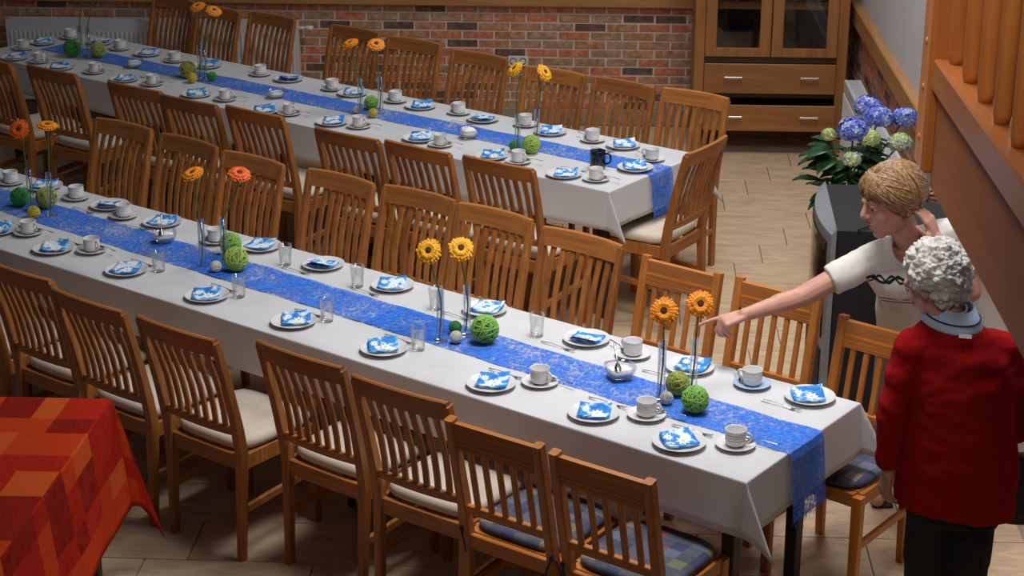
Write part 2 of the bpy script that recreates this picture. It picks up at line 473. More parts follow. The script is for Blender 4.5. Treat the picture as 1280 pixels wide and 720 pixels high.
# ------------------------------------------------------------------ gallery with railing, upper right
ZS = 2.19
gal = struct(MB().span((.955, 1.2, ZS - .395), (.985, 5.27, ZS - .095), .003).obj('wall_gallery', 'fascia_wood'))
MB().span((.985, 1.2, ZS - .20), (XW + .01, 5.30, ZS - .10)).obj('floor_slab', 'dark_board', gal)
for k in range(5):
    MB().span((1.50, 1.2, ZS - .10 + k * .22), (1.53, 5.24, ZS - .10 + k * .22 + .214), .003).obj('panel', 'fascia_wood', gal)
rl = thing('gallery_railing', 'reddish wooden railing with round balusters on the gallery, upper right', 'railing', (.96, 5.3, ZS))
def rel(mb, name, mat, smooth=False, root=rl):
    o = mb.obj(name, mat, root, smooth); o.matrix_parent_inverse = Matrix.Identity(4)
    o.location = -root.location; return o
rel(MB().span((.935, 1.2, ZS - .095), (1.045, 5.26, ZS), .006), 'bottom_rail', 'rail_wood_long')
rel(MB().span((.925, 1.2, ZS + .86), (1.055, 5.26, ZS + .91), .012), 'handrail', 'rail_wood_long')
post = rel(MB().span((.925, 5.265, 1.835), (.998, 5.415, ZS + 1.05), .010), 'newel_post', 'rail_wood')
for z in (1.93, 2.085, 2.225):
    k = MB().lathe([(.0, -.012), (.011, -.010), (.013, 0), (.010, .004), (0, .006)], 12, Matrix.Translation((.926, 5.34, z)) @ Matrix.Rotation(-PI / 2, 4, 'Y')).obj('bolt_plug', 'rail_wood', post, True)
bal_me = MB().lathe([(.020, 0), (.025, .03), (.026, .2), (.026, .45), (.026, .66), (.025, .83), (.020, .862)], 14, None, True).mesh('baluster', 'rail_wood', True)
yb = 5.195
while yb > 1.3:
    b = link('baluster', bal_me, rl); b.location = Vector((.990, yb, ZS - .001)) - rl.location; yb -= .222

# ------------------------------------------------------------------ radiators, socket
def radiator(name, label, x0, x1, z0, z1, depth, M):
    r = thing(name, label, 'radiator'); r.matrix_world = M
    L = x1 - x0
    MB().span((x0, -depth, z0), (x1, -depth + .022, z1), .006).obj('front_panel', 'radiator_white', r)
    MB().span((x0, -.035, z0), (x1, -.015, z1), .004).obj('rear_panel', 'radiator_white', r)
    MB().span((x0 - .004, -depth, z0), (x0 + .004, -.015, z1 + .004), .002).obj('side_cover', 'radiator_white', r)
    MB().span((x1 - .004, -depth, z0), (x1 + .004, -.015, z1 + .004), .002).obj('side_cover', 'radiator_white', r)
    g = MB(); n = int(L / .028)
    g.span((x0, -depth, z1 - .002), (x1, -depth + .02, z1 + .006)); g.span((x0, -.035, z1 - .002), (x1, -.015, z1 + .006))
    for i in range(n): g.span((x0 + i * L / n, -depth + .02, z1 - .002), (x0 + i * L / n + .016, -.035, z1 + .004))
    g.obj('top_grille', 'radiator_white', r)
    rib = MB(); n = int(L / .0333)
    for i in range(n):
        x = x0 + .03 + i * (L - .06) / (n - 1)
        rib.box((x, -depth - .002, (z0 + z1) / 2 - .01), (.017, .008, z1 - z0 - .13), .003)
    rib.obj('rib_panel', 'radiator_white', r)['kind'] = 'stuff'
    for x in (x0 + .2, x1 - .2): MB().span((x - .02, -.02, z0 + .1), (x + .02, .0, z1 - .1)).obj('bracket', 'radiator_white', r)
    for x in (x0 + .2, x1 - .2): MB().span((x - .03, -.09, 0), (x + .03, -.05, z0 + .01)).obj('foot', 'radiator_white', r)
    return r
ra = radiator('panel_radiator', 'white panel radiator on the brick wall behind the rear table', -4.34, -2.25, .16, .74, .10, Matrix.Translation((0, YW - .03, 0)))
MB().tube([(-2.25, -.06, .70), (-2.20, -.06, .70)], [.012, .012], 8).tube([(-2.20, -.06, .70), (-2.195, -.06, .70), (-2.14, -.06, .70)], [.012, .019, .017], 12).obj('thermostat_valve', 'white_plastic', ra, True)
radiator('panel_radiator', 'white radiator on the right wall behind the blue hydrangea', 0, 2.6, .12, .60, .12, Matrix.Translation((XW - .03, 11.55, 0)) @ Matrix.Rotation(-PI / 2, 4, 'Z'))
so = thing('wall_socket', 'white double power socket on the brick wall', 'socket', (-.69, YW - .004, .462))
MB().span((-.072, -.010, -.038), (.072, 0, .038), .003).obj('plate', 'white_plastic', so)
for x in (-.034, .034):
    MB().lathe([(.024, -.002), (.024, .003), (.020, .003), (.018, -.004), (0, -.004)], 16, Matrix.Translation((x, -.010, 0)) @ Matrix.Rotation(PI / 2, 4, 'X')).obj('outlet', 'dark_hole', so, True)

# ------------------------------------------------------------------ glass cabinet
cab = thing('display_cabinet', 'oak display cabinet with two glass doors and an open bottom drawer', 'cabinet', (1.04, 11.94, 0))
def cb(mb, name, mat, parent=None, smooth=False): return mb.obj(name, mat, parent or cab, smooth)
D = .46
for s in (-1, 1):
    cb(MB().span((s * .51 - (.068 if s > 0 else 0), 0, .0), (s * .51 + (.068 if s < 0 else 0), .035, 1.98), .004), 'front_stile', 'cabinet_oak_upright')
    cb(MB().span((s * .51 - (.025 if s > 0 else 0), .035, .14), (s * .51 + (.025 if s < 0 else 0), D, 1.98)), 'side_panel', 'cabinet_oak_upright')
    cb(MB().span((s * .51 - (.06 if s > 0 else 0), D - .05, 0), (s * .51 + (.06 if s < 0 else 0), D, .15)), 'rear_foot', 'cabinet_oak_upright')
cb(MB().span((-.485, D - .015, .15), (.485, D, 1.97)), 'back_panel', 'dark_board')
cb(MB().span((-.54, -.02, 1.98), (.54, D + .01, 2.02), .006), 'top_board', 'cabinet_oak')
cb(MB().span((-.485, .03, .15), (.485, D - .015, .17)), 'bottom_board', 'cabinet_oak')
for z in (.635, .975, 1.33, 1.66): cb(MB().span((-.485, .04, z), (.485, D - .015, z + .022)), 'shelf', 'cabinet_oak')
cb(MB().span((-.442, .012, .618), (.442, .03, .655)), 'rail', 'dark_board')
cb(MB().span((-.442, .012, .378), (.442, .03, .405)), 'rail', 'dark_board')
def drawer(z0, z1, out):
    d = cb(MB().span((-.440, -.006 - out, z0), (.440, .016 - out, z1), .003), 'drawer', 'cabinet_oak')
    for x in (-.432, .42): cb(MB().span((x, .016 - out, z0 + .02), (x + .012, .40 - out, z1 - .035)), 'drawer_side', 'cap_wood', d)
    cb(MB().span((-.42, .016 - out, z0 + .02), (.42, .40 - out, z0 + .03)), 'drawer_base', 'dark_board', d)
    for x in (-.245, .265):
        h = MB().span((x - .062, -.030 - out, (z0 + z1) / 2 + .004), (x + .062, -.022 - out, (z0 + z1) / 2 + .018), .002)
        for e in (-.05, .05): h.span((x + e - .004, -.024 - out, (z0 + z1) / 2 + .006), (x + e + .004, -.006 - out, (z0 + z1) / 2 + .016))
        cb(h, 'handle', 'brushed_steel', d)
drawer(.408, .612, 0); drawer(.175, .352, .10)
for x0, x1 in ((-.440, -.003), (.003, .440)):
    z0, z1, w = .66, 1.97, .075
    d = MB()
    for a, b in (((x0, -.004, z0), (x0 + w, .018, z1)), ((x1 - w, -.004, z0), (x1, .018, z1))): d.span(a, b, .003)
    for a, b in (((x0 + w, -.002, z0), (x1 - w, .016, z0 + .06)), ((x0 + w, -.002, z1 - .07), (x1 - w, .016, z1))): d.span(a, b, .002)
    d = cb(d, 'door', 'cabinet_oak_upright')
    cb(MB().span((x0 + w - .005, .005, z0 + .055), (x1 - w + .005, .009, z1 - .065)), 'pane', 'pane_glass', d)
bowl_prof = [(.0, .0), (.035, .0), (.05, .012), (.085, .04), (.092, .052), (.086, .050), (.048, .018), (0, .012)]
def bowl(x, y, z, s, label, stack):
    for k in range(stack):
        o = MB().lathe([(r * s, h * s) for r, h in bowl_prof], 24).obj('bowl', 'porcelain', None, True)
        o.location = (x, y, z + k * .016)
        tag(o, label if stack == 1 else 'white bowl stacked behind the cabinet glass, %s from below, %s' % (ORD[k], label), 'bowl', 'bowls in the display cabinet')
bowl(.81, 12.16, .9975, .95, 'left door', 2); bowl(.955, 12.16, .9975, .75, 'left door by the centre', 2)
bowl(1.20, 12.16, .9975, 1.1, 'wide white bowl behind the right cabinet door', 1); bowl(1.37, 12.16, .9975, .75, 'right door', 3)
tumb = MB().lathe([(0, .004), (.024, .004), (.028, .09), (.030, .11), (.032, .11), (.030, .09), (.027, .0), (0, .0)], 16).mesh('tumbler', 'clear_glass', True)
for k, (x, y) in enumerate(((.78, 12.18), (.85, 12.22), (.92, 12.18), (1.13, 12.18), (1.22, 12.22), (1.30, 12.18), (1.36, 12.2))):
    o = link('drinking_glass', tumb); o.location = (x, y, .6575)
    tag(o, 'clear glass on the lower cabinet shelf, %s counted from the left' % ORD[k], 'glass', 'glasses in the display cabinet')
# ================================================================== tables, cloths, runners
TANG = math.radians(145.95)
UV_U = Vector((math.cos(TANG), math.sin(TANG), 0)); UV_V = Vector((math.sin(TANG), -math.cos(TANG), 0))
FO, BO = Vector((.455, 5.352, 0)), Vector((-.020, 8.540, 0))       # near right-hand corners of the two long tables
TZ = .75
def tab(O, u, v, z=0): return O + UV_U * u + UV_V * v + Vector((0, 0, z))
# local frame of a table: x along the table (away from its right-hand end), y across; mirrored so build straight in world axes
def draped(name, O, ux, vy, L, W, drop, z, mat, wave=.010, seed=1, step=.06, parent=None, flare=.44):
    """cloth over a table: flat top, hanging sides, pointed folds at the four corners"""
    R = random.Random(seed); ph = [R.uniform(0, 6.28) for _ in range(8)]
    def axis(n, ext):
        k = max(4, int(ext / .028)); m = max(2, int(n / step))
        e = [.003, .006, .0095, .014] + [.014 + (ext - .014) * (i + 1) / k for i in range(k)]
        a = [-q for q in e[::-1]] + [n * i / m for i in range(m + 1)] + [n + q for q in e]
        return a
    A, B = axis(L, drop), axis(W, drop)
    bm = bmesh.new(); uvl = bm.loops.layers.uv.new('uv'); G = []; UVc = {}
    rad = .006
    for a in A:
        rowv = []
        for b in B:
            ea, eb = max(-a, a - L, 0), max(-b, b - W, 0)
            sa, sb = (-1 if a < 0 else 1), (-1 if b < 0 else 1)
            ca, cbb = min(max(a, 0), L), min(max(b, 0), W)
            x, y, h = ca, cbb, 0.0
            def edge(e):   # rounded table edge, then hanging slightly outwards
                arc = rad * PI / 2
                if e < arc: th = e / rad; return rad * math.sin(th), rad * (1 - math.cos(th))
                return rad + (e - arc) * .10, rad + (e - arc) * .995
            if ea > 0 and eb > 0:
                r = math.hypot(ea, eb); phi = math.atan2(eb, ea)
                # the spare cloth of the corner folds into a flap that carries on the long side's plane
                o, dd = edge(r); al = flare * (1 - abs(phi - PI / 4) / (PI / 4)) ** .8
                x += sa * (o * math.cos(phi) + r * math.sin(al)); y += sb * (o * math.sin(phi) + .05 * r * math.sin(2 * phi))
                h = -dd * math.cos(al)
            elif ea > 0:
                o, dd = edge(ea); w = math.sin(cbb * 7 + ph[0]) * .6 + math.sin(cbb * 17 + ph[1]) * .4
                o += wave * w * (ea / drop) * math.sin(PI * cbb / W); x += sa * o; h = -dd
            elif eb > 0:
                o, dd = edge(eb); w = math.sin(ca * 3.1 + ph[2]) * .5 + math.sin(ca * 8.3 + ph[3]) * .3 + math.sin(ca * 19 + ph[4]) * .2
                o += wave * w * (eb / drop); y += sb * o; h = -dd + .006 * math.sin(ca * 2.3 + ph[5]) * eb / drop
            else: h = .0012 * math.sin(a * 9 + ph[6]) * math.sin(b * 11 + ph[7])
            v = bm.verts.new(O + ux * x + vy * y + Vector((0, 0, z + h))); UVc[v] = (a, b); rowv.append(v)
        G.append(rowv)
    for i in range(len(A) - 1):
        for j in range(len(B) - 1):
            q = (G[i][j], G[i + 1][j], G[i + 1][j + 1], G[i][j + 1])
            ex = [(max(-UVc[v][0], UVc[v][0] - L, 0), max(-UVc[v][1], UVc[v][1] - W, 0)) for v in q]
            # corner quads on the crease are split along it
            if all(e[0] > 0 or e[1] > 0 for e in ex[:1]) and abs(ex[0][0] - ex[0][1]) < 1e-6 and abs(ex[2][0] - ex[2][1]) < 1e-6: fs = [(q[0], q[1], q[2]), (q[0], q[2], q[3])]
            elif abs(ex[1][0] - ex[1][1]) < 1e-6 and abs(ex[3][0] - ex[3][1]) < 1e-6 and sum(ex[1] + ex[3]) > 0: fs = [(q[0], q[1], q[3]), (q[1], q[2], q[3])]
            else: fs = [q]
            for vs in fs:
                f = bm.faces.new(vs)
                for l in f.loops: l[uvl].uv = UVc[l.vert]
    bmesh.ops.recalc_face_normals(bm, faces=bm.faces[:])
    if sum(f.normal.z for f in bm.faces) < 0: bmesh.ops.reverse_faces(bm, faces=bm.faces[:])
    me = bpy.data.meshes.new(name); bm.to_mesh(me); bm.free(); me.materials.append(MATS[mat])
    me.polygons.foreach_set('use_smooth', [True] * len(me.polygons))
    o = link(name, me, parent)
    sol = o.modifiers.new('thickness', 'SOLIDIFY'); sol.thickness = .0015; sol.offset = -1
    return o
def long_table(O, L, W, label, legs, mat='dark_leg'):
    t = thing('long_table', label, 'table', O, 0)
    Mt = Matrix(((UV_U.x, UV_V.x, 0, 0), (UV_U.y, UV_V.y, 0, 0), (0, 0, 1, 0), (0, 0, 0, 1)))
    def put(mb, name):
        me = mb.mesh(name, mat); me.transform(Mt); me.flip_normals(); return link(name, me, t)
    put(MB().span((.006, .006, .712), (L - .006, W - .006, .745), .004), 'table_top')
    put(MB().span((.08, .07, .64), (L - .08, .095, .712)), 'apron'); put(MB().span((.08, W - .095, .64), (L - .08, W - .07, .712)), 'apron')
    for u in legs:
        for v in (.17, W - .17): put(MB().box((u, v, .356), (.055, .055, .712), .004, taper=.85), 'leg')
    return t
FL, FW, BL, BW = 5.5, .80, 5.02, .84
long_table(FO, FL, FW, 'long dark-legged table under the white cloth at the front', (.14, 1.75, 1.9, 3.5, 3.65, 5.3))
long_table(BO, BL, BW, 'long dark-legged table under the white cloth near the brick wall', (.14, 1.6, 1.75, 3.3, 3.45, 4.88))
tag(draped('tablecloth', FO, UV_U, UV_V, FL, FW, .20, TZ, 'white_cloth', seed=4), 'white tablecloth with pointed corner folds over the front table', 'tablecloth')
tag(draped('tablecloth', BO, UV_U, UV_V, BL, BW, .20, TZ, 'white_cloth', seed=9), 'white tablecloth over the rear table near the brick wall', 'tablecloth')

def runner(O, u0, u1, v0, v1, w, z, label, hang=0, seed=0, hang_far=0):
    """strip of fleece along the table; hang > 0 lets it fall over the right-hand end"""
    R = random.Random(seed); bm = bmesh.new(); rows = []
    n = int((u1 - u0) / .04); path = [(u0 + (u1 - u0) * i / n, 0.0) for i in range(n + 1)]
    if hang: path = [(-.014 - .10 * s - .006, -s) for s in [hang - hang * i / 8 for i in range(8)]] + [(-.014, -.003)] + path
    nv = 8
    for k, (u, h) in enumerate(path):
        vc = v0 + (v1 - v0) * max(0, min(1, (u - 0) / 5.0)); row = []
        for j in range(nv + 1):
            vv = vc + w * (j / nv - .5) + (.003 * math.sin(u * 23 + seed) if j in (0, nv) else 0)
            hh = h + .0008 * math.sin(u * 14 + j) + (R.uniform(-.010, .004) if hang and k == 0 else 0)
            row.append(bm.verts.new(tab(O, u, vv, TZ + z + hh)))
        rows.append(row)
    for i in range(len(rows) - 1):
        for j in range(nv): bm.faces.new((rows[i][j], rows[i][j + 1], rows[i + 1][j + 1], rows[i + 1][j]))
    me = bpy.data.meshes.new('table_runner'); bm.to_mesh(me); bm.free(); me.materials.append(MATS['blue_fleece'])
    o = link('table_runner', me); tag(o, label, 'table runner', 'blue fleece runners')
    if hang:   # loose fringe of fibres along the cut end
        f = MB()
        for k in range(46):
            vv = v0 + w * (R.random() - .5); p = tab(O, -.014 - .10 * hang - .007, vv, TZ + z - hang + .006)
            q = p + Vector((R.uniform(-.008, .008), R.uniform(-.008, .008), -R.uniform(.008, .03)))
            f.tube([p, (p + q) / 2 + Vector((R.uniform(-.004, .004), 0, 0)), q], .0007, 3)
        f.obj('fringe', 'blue_fleece', o)['kind'] = 'stuff'
    return o
runner(FO, 0, 1.95, .382, .470, .232, .0030, 'blue fleece runner hanging over the right-hand end of the front table', .25, 1)
runner(FO, 1.62, 3.0, .382, .470, .228, .0050, 'blue fleece runner piece in the middle of the front table', 0, 2)
runner(FO, 2.78, 5.45, .382, .470, .232, .0030, 'blue fleece runner along the left part of the front table', 0, 3)
runner(BO, 0, 4.78, .455, .43, .20, .0030, 'blue fleece runner along the rear table', .215, 4)

# red patchwork table, lower left
RT = Vector((-1.805, 5.895, 0)); rx, ry = Vector((-1, -.012, 0)), Vector((-.012, -1, 0))
t = thing('square_table', 'table under the red patchwork cloth, lower left', 'table', RT)
MB().span((-1.385, -1.385, .712), (-.01, -.01, .745), .004).obj('table_top', 'dark_board', t)
for x in (-.09, -1.3):
    for y in (-.09, -1.3): MB().box((x, y, .356), (.06, .06, .712), .004, taper=.85).obj('leg', 'dark_leg', t)
tag(draped('tablecloth', RT, rx, ry, 1.4, 1.4, .44, .7485, 'red_patchwork', .012, 5, flare=.15), 'red and orange patchwork tablecloth, lower left corner', 'tablecloth')

# ================================================================== chairs
def make_chair_a():
    """slatted oak chair, curved top rail, cream seat.  y forward, origin on the floor under the seat centre"""
    r = thing('dining_chair', 'x', 'chair', group='oak chairs with cream seats')
    def yb(z): return -.205 - max(0, z - .44) ** 1.25 * .26 if z > .44 else -.205 - (.44 - z) * .05
    def xb(z): return .188 + .016 * z
    zs = (0, .22, .44, .55, .66, .78, .88, .935)
    for s in (-1, 1):
        MB().bar([(s * xb(z), yb(z), z) for z in zs], .034, .040, (1, 0, 0), .004, ws=[.85, .95, 1.1, 1.05, .95, .88, .8, .75]).obj('rear_leg', 'oak', r)
        MB().bar([(s * .192, .185, z) for z in (0, .2, .43)], .04, .04, (1, 0, 0), .004, ws=[.8, .9, 1]).obj('front_leg', 'oak', r)
        MB().span((s * .192 - .011, -.20, .375), (s * .192 + .011, .18, .437), .002).obj('seat_rail', 'oak', r)
        MB().bar([(s * .195, -.21, .21), (s * .193, .18, .235)], .018, .032, (1, 0, 0), .003).obj('stretcher', 'oak', r)
    MB().span((-.18, .172, .375), (.18, .196, .437), .002).obj('seat_rail', 'oak_rail', r)
    MB().span((-.18, -.215, .375), (.18, -.193, .437), .002).obj('seat_rail', 'oak_rail', r)
    # padded seat
    prof = [(.0, .90), (.012, .985), (.026, 1.0), (.040, .985), (.050, .93), (.055, .80), (.057, .4)]
    rings = []
    for h, k in prof:
        ring = []
        for q in range(40):
            a = 2 * PI * q / 40; c, s = math.cos(a), math.sin(a)
            e = 5.5; m = (abs(c) ** e + abs(s) ** e) ** (-1 / e)
            w = .205 + .008 * (s * m)
            ring.append((c * m * w * k, s * m * .203 * k + .002, .437 + h))
        rings.append(ring)
    MB().loft(rings).obj('seat', 'cream_seat', r, True)
    def curved(z0, z1, th, bow, half):
        rings = []
        for i in range(9):
            x = -half + 2 * half * i / 8; k = 1 - (x / half) ** 2
            ys0, ys1 = yb(z0) - bow * k, yb(z1) - bow * k
            top = z1 + .004 * k
            rings.append([(x, ys0 - th / 2, z0), (x, ys1 - th / 2, top - .004), (x, ys1 - th / 4, top), (x, ys1 + th / 4, top), (x, ys1 + th / 2, top - .004), (x, ys0 + th / 2, z0)])
        return MB().loft(rings)
    curved(.874, .95, .024, .020, .207).obj('top_rail', 'oak_rail', r)
    curved(.525, .558, .022, .014, .186).obj('bottom_rail', 'oak_rail', r)
    n = 7
    for i in range(n):
        x = (i - (n - 1) / 2) * .0475; pts = []
        for z in (.55, .62, .70, .79, .882):
            k = 1 - (x / .2) ** 2
            bow = (.014 + .006 * (z - .55) / .3) * k
            s = -.012 * math.sin((z - .55) / .31 * PI)
            pts.append((x * (1 + .1 * (z - .55)), yb(z) - bow - s * .9, z))
        MB().bar(pts, .0255, .012, (1, 0, 0), .002).obj('slat', 'oak', r)
    return r
def make_chair_b():
    """lighter chair: straight posts rising above a grooved top rail, five slats, tied patterned cushion"""
    r = thing('dining_chair', 'x', 'chair', group='light chairs with grooved top rails')
    def yb(z): return -.195 - max(0, z - .42) * .20 if z > .42 else -.195 - (.42 - z) * .04
    for s in (-1, 1):
        MB().bar([(s * .178, yb(z), z) for z in (0, .42, .66, .905)], .036, .040, (1, 0, 0), .005, ws=[.85, 1, 1, .95]).obj('rear_leg', 'pine_chair', r)
        MB().bar([(s * .185, .18, z) for z in (0, .43)], .040, .040, (1, 0, 0), .004, ws=[.85, 1]).obj('front_leg', 'pine_chair', r)
        MB().span((s * .185 - .012, -.19, .385), (s * .185 + .012, .165, .440), .003).obj('seat_rail', 'pine_chair', r)
        MB().bar([(s * .182, -.20, .22), (s * .185, .17, .22)], .02, .03, (1, 0, 0), .003).obj('stretcher', 'pine_chair', r)
    MB().span((-.17, .160, .385), (.17, .192, .440), .003).obj('seat_rail', 'pine_chair_rail', r)
    MB().span((-.165, -.21, .385), (.165, -.186, .440), .003).obj('seat_rail', 'pine_chair_rail', r)
    MB().span((-.178, -.19, .428), (.178, .165, .445), .002).obj('seat_board', 'pine_chair_rail', r)
    def at(z): return yb(z)
    rail = MB()
    for z0, z1, th in ((.790, .804, .024), (.804, .808, .017), (.808, .820, .024), (.820, .824, .017), (.824, .836, .024), (.836, .840, .017), (.840, .892, .024)):
        rail.bar([(-.164, at((z0 + z1) / 2), (z0 + z1) / 2), (.164, at((z0 + z1) / 2), (z0 + z1) / 2)], z1 - z0 + .0005, th, (0, 0, 1))
    rail.obj('top_rail', 'pine_chair_rail', r)
    MB().bar([(-.164, at(.545), .545), (.164, at(.545), .545)], .034, .022, (0, 0, 1), .003).obj('bottom_rail', 'pine_chair_rail', r)
    for i in range(5):
        x = (i - 2) * .058
        MB().bar([(x, at(.555), .555), (x, at(.795), .795)], .023, .014, (1, 0, 0), .003).obj('slat', 'pine_chair', r)
    rings = []
    for h, k in ((0, .93), (.008, 1.0), (.020, 1.0), (.030, .95), (.034, .80), (.036, .35)):
        ring = []
        for q in range(36):
            a = 2 * PI * q / 36; c, s = math.cos(a), math.sin(a); m = (abs(c) ** 5 + abs(s) ** 5) ** (-1 / 5)
            ring.append((c * m * .185 * k, s * m * .19 * k + .005, .446 + h))
        rings.append(ring)
    cu = MB().loft(rings).obj('cushion', 'patterned_cushion', r, True)
    for s in (-1, 1):
        tie = MB()
        tie.tube([(s * .165, -.175, .462), (s * .180, -.222, .468), (s * .200, -.215, .455), (s * .205, -.19, .40), (s * .198, -.185, .36)], .004, 5)
        tie.tube([(s * .19, -.225, .466), (s * .172, -.232, .42), (s * .168, -.228, .38)], .004, 5)
        tie.ell((s * .188, -.224, .464), (.010, .010, .010), None, 8, 6)
        tie.obj('tie', 'cushion_edge', cu)
    return r
CA, CB = Proto(make_chair_a()), Proto(make_chair_b())
def seat_at(proto, l, r, zt, back, away, label, base):
    """chair whose top rail spans the two measured points at height zt; 'away' is the way it faces"""
    A, B = P(*l, zt), P(*r, zt); m = (A + B) / 2
    d = (B - A); fa = math.atan2(d.y, d.x)
    a = 0.5 * fa + 0.5 * base
    rz = a if away > 0 else a + PI
    fwd = Vector((-math.sin(rz), math.cos(rz), 0))
    o = m + fwd * back; o.z = 0
    return proto.put(o, rz, label)
BASE = TANG - PI
rows = {
 'N': [((444, 468), (560, 500)), ((326, 424), (427, 457)), ((176, 393), (268, 423)), ((70, 358), (153, 388)), ((-20, 321), (68, 350)), ((-112, 295), (-30, 320))],
 'F': [((680, 282), (777, 308)), ((577, 253), (662, 275)), ((481, 231), (567, 250)), ((386, 210), (466, 230)), ((278, 187), (355, 207)), ((200, 165), (272, 185)), ((118, 147), (190, 162))],
 'M': [((580, 193), (668, 210)), ((486, 174), (560, 190)), ((397, 159), (472, 173)), ((284, 130), (354, 145)), ((203, 117), (271, 130)), ((136, 101), (202, 113)), ((34, 80), (97, 92)), ((-45, 66), (18, 80))],
 'R': [((832, 110), (908, 122)), ((743, 95), (818, 110)), ((660, 83), (727, 93)), ((567, 62), (632, 73)), ((484, 45), (551, 55)), ((412, 30), (475, 42)), ((309, 13), (372, 25)), ((243, 4), (303, 16)), ((190, -8), (245, 3))]}
where = {'N': 'near side of the front table', 'F': 'far side of the front table', 'M': 'near side of the rear table', 'R': 'wall side of the rear table'}
for k, lst in rows.items():
    for i, (l, r) in enumerate(lst):
        seat_at(CA, l, r, .95, .31, 1 if k in 'NM' else -1, 'oak chair with cream seat, %s counting from the right, %s' % (ORD[i], where[k]), BASE)
# chair at the head of the rear table
A, B = P(905, 170, .95), P(858, 190, .95); m = (A + B) / 2
rz = TANG - PI / 2 + math.radians(4); fwd = Vector((-math.sin(rz), math.cos(rz), 0)); o = m + fwd * .31; o.z = 0
CA.put(o, rz, 'oak chair with cream seat standing at the head of the rear table')
for l, r, d, lab in (((694, 567), (812, 602), 1, 'light chair with tied patterned cushion, near side, closest to the front table end'),
                     ((562, 525), (675, 557), 1, 'light chair with tied patterned cushion, near side, second from the front table end'),
                     ((1058, 395), (1158, 423), -1, 'light chair with grooved top rail half hidden by the red cardigan'),
                     ((924, 347), (1025, 372), -1, 'light chair with grooved top rail behind the pointing arm'),
                     ((810, 320), (897, 343), -1, 'light chair with grooved top rail behind the two foremost gerberas')):
    seat_at(CB, l, r, .9, .29, d, lab, BASE)
# ================================================================== tableware
plate_me = MB().lathe([(0, .004), (.055, .004), (.062, .006), (.090, .0165), (.093, .0175), (.0935, .016), (.064, .002), (.058, 0), (0, 0)], 40).mesh('dessert_plate', 'porcelain', True)
saucer_prof = [(0, .004), (.024, .004), (.026, .0055), (.045, .007), (.068, .015), (.070, .015), (.0695, .0135), (.045, .003), (.036, 0), (0, 0)]
saucer_me = MB().lathe(saucer_prof, 36).mesh('saucer', 'porcelain', True)
saucer_blue = MB().lathe(saucer_prof, 36).mesh('saucer', 'pale_blue_porcelain', True)
def make_cup(mat='porcelain'):
    r = thing('coffee_cup', 'x', 'cup', group='white coffee cups')
    prof = [(0, .003), (.020, .003), (.021, 0), (.0235, 0), (.026, .004), (.0335, .008), (.0355, .016)]
    for k in range(4): prof += [(.0357, .019 + k * .009), (.0362, .0215 + k * .009), (.0362, .0255 + k * .009), (.0357, .028 + k * .009)]
    prof += [(.0362, .056), (.0372, .060), (.0365, .0605), (.0342, .058), (.0335, .02), (.028, .009), (0, .007)]
    MB().lathe(prof, 36).obj('bowl', mat, r, True)
    pts = [(.034, 0, .047), (.046, 0, .051), (.054, 0, .044), (.055, 0, .034), (.049, 0, .024), (.034, 0, .017)]
    MB().tube(pts, [.0045, .004, .004, .004, .004, .0045], 8, flat=1.3).obj('handle', mat, r, True)
    return r
cup_proto = Proto(make_cup())
def make_spoon():
    rings = []
    # bowl to handle, along +x
    for x, w, z in ((-.045, .002, .004), (-.041, .0085, .0015), (-.032, .0125, .0), (-.022, .0125, .0), (-.012, .008, .002), (-.004, .003, .005), (.03, .0022, .008), (.075, .0042, .006), (.082, .003, .006)):
        rings.append([(x, -w, z), (x, 0, z - .0016 - (.003 if x < -.012 else 0)), (x, w, z), (x, 0, z + .0008 - (.0025 if x < -.012 else 0))])
    return MB().loft(rings).mesh('teaspoon', 'silver', True)
spoon_me = make_spoon()
def make_fork():
    r = MB(); rings = []
    for x, w, z in ((-.045, .009, .003), (-.03, .0085, .001), (-.02, .004, .002), (.0, .002, .005), (.05, .0022, .007), (.088, .0045, .0035), (.095, .003, .0035)):
        rings.append([(x, -w, z), (x, 0, z - .0012), (x, w, z), (x, 0, z + .001)])
    r.loft(rings)
    for k in (-1, 0, 1): r.bar([(-.044, k * .0066, .003), (-.058, k * .0064, .0035), (-.071, k * .006, .0075)], .0028, .0014, (0, 1, 0))
    return r.mesh('dessert_fork', 'silver')
fork_me = make_fork()
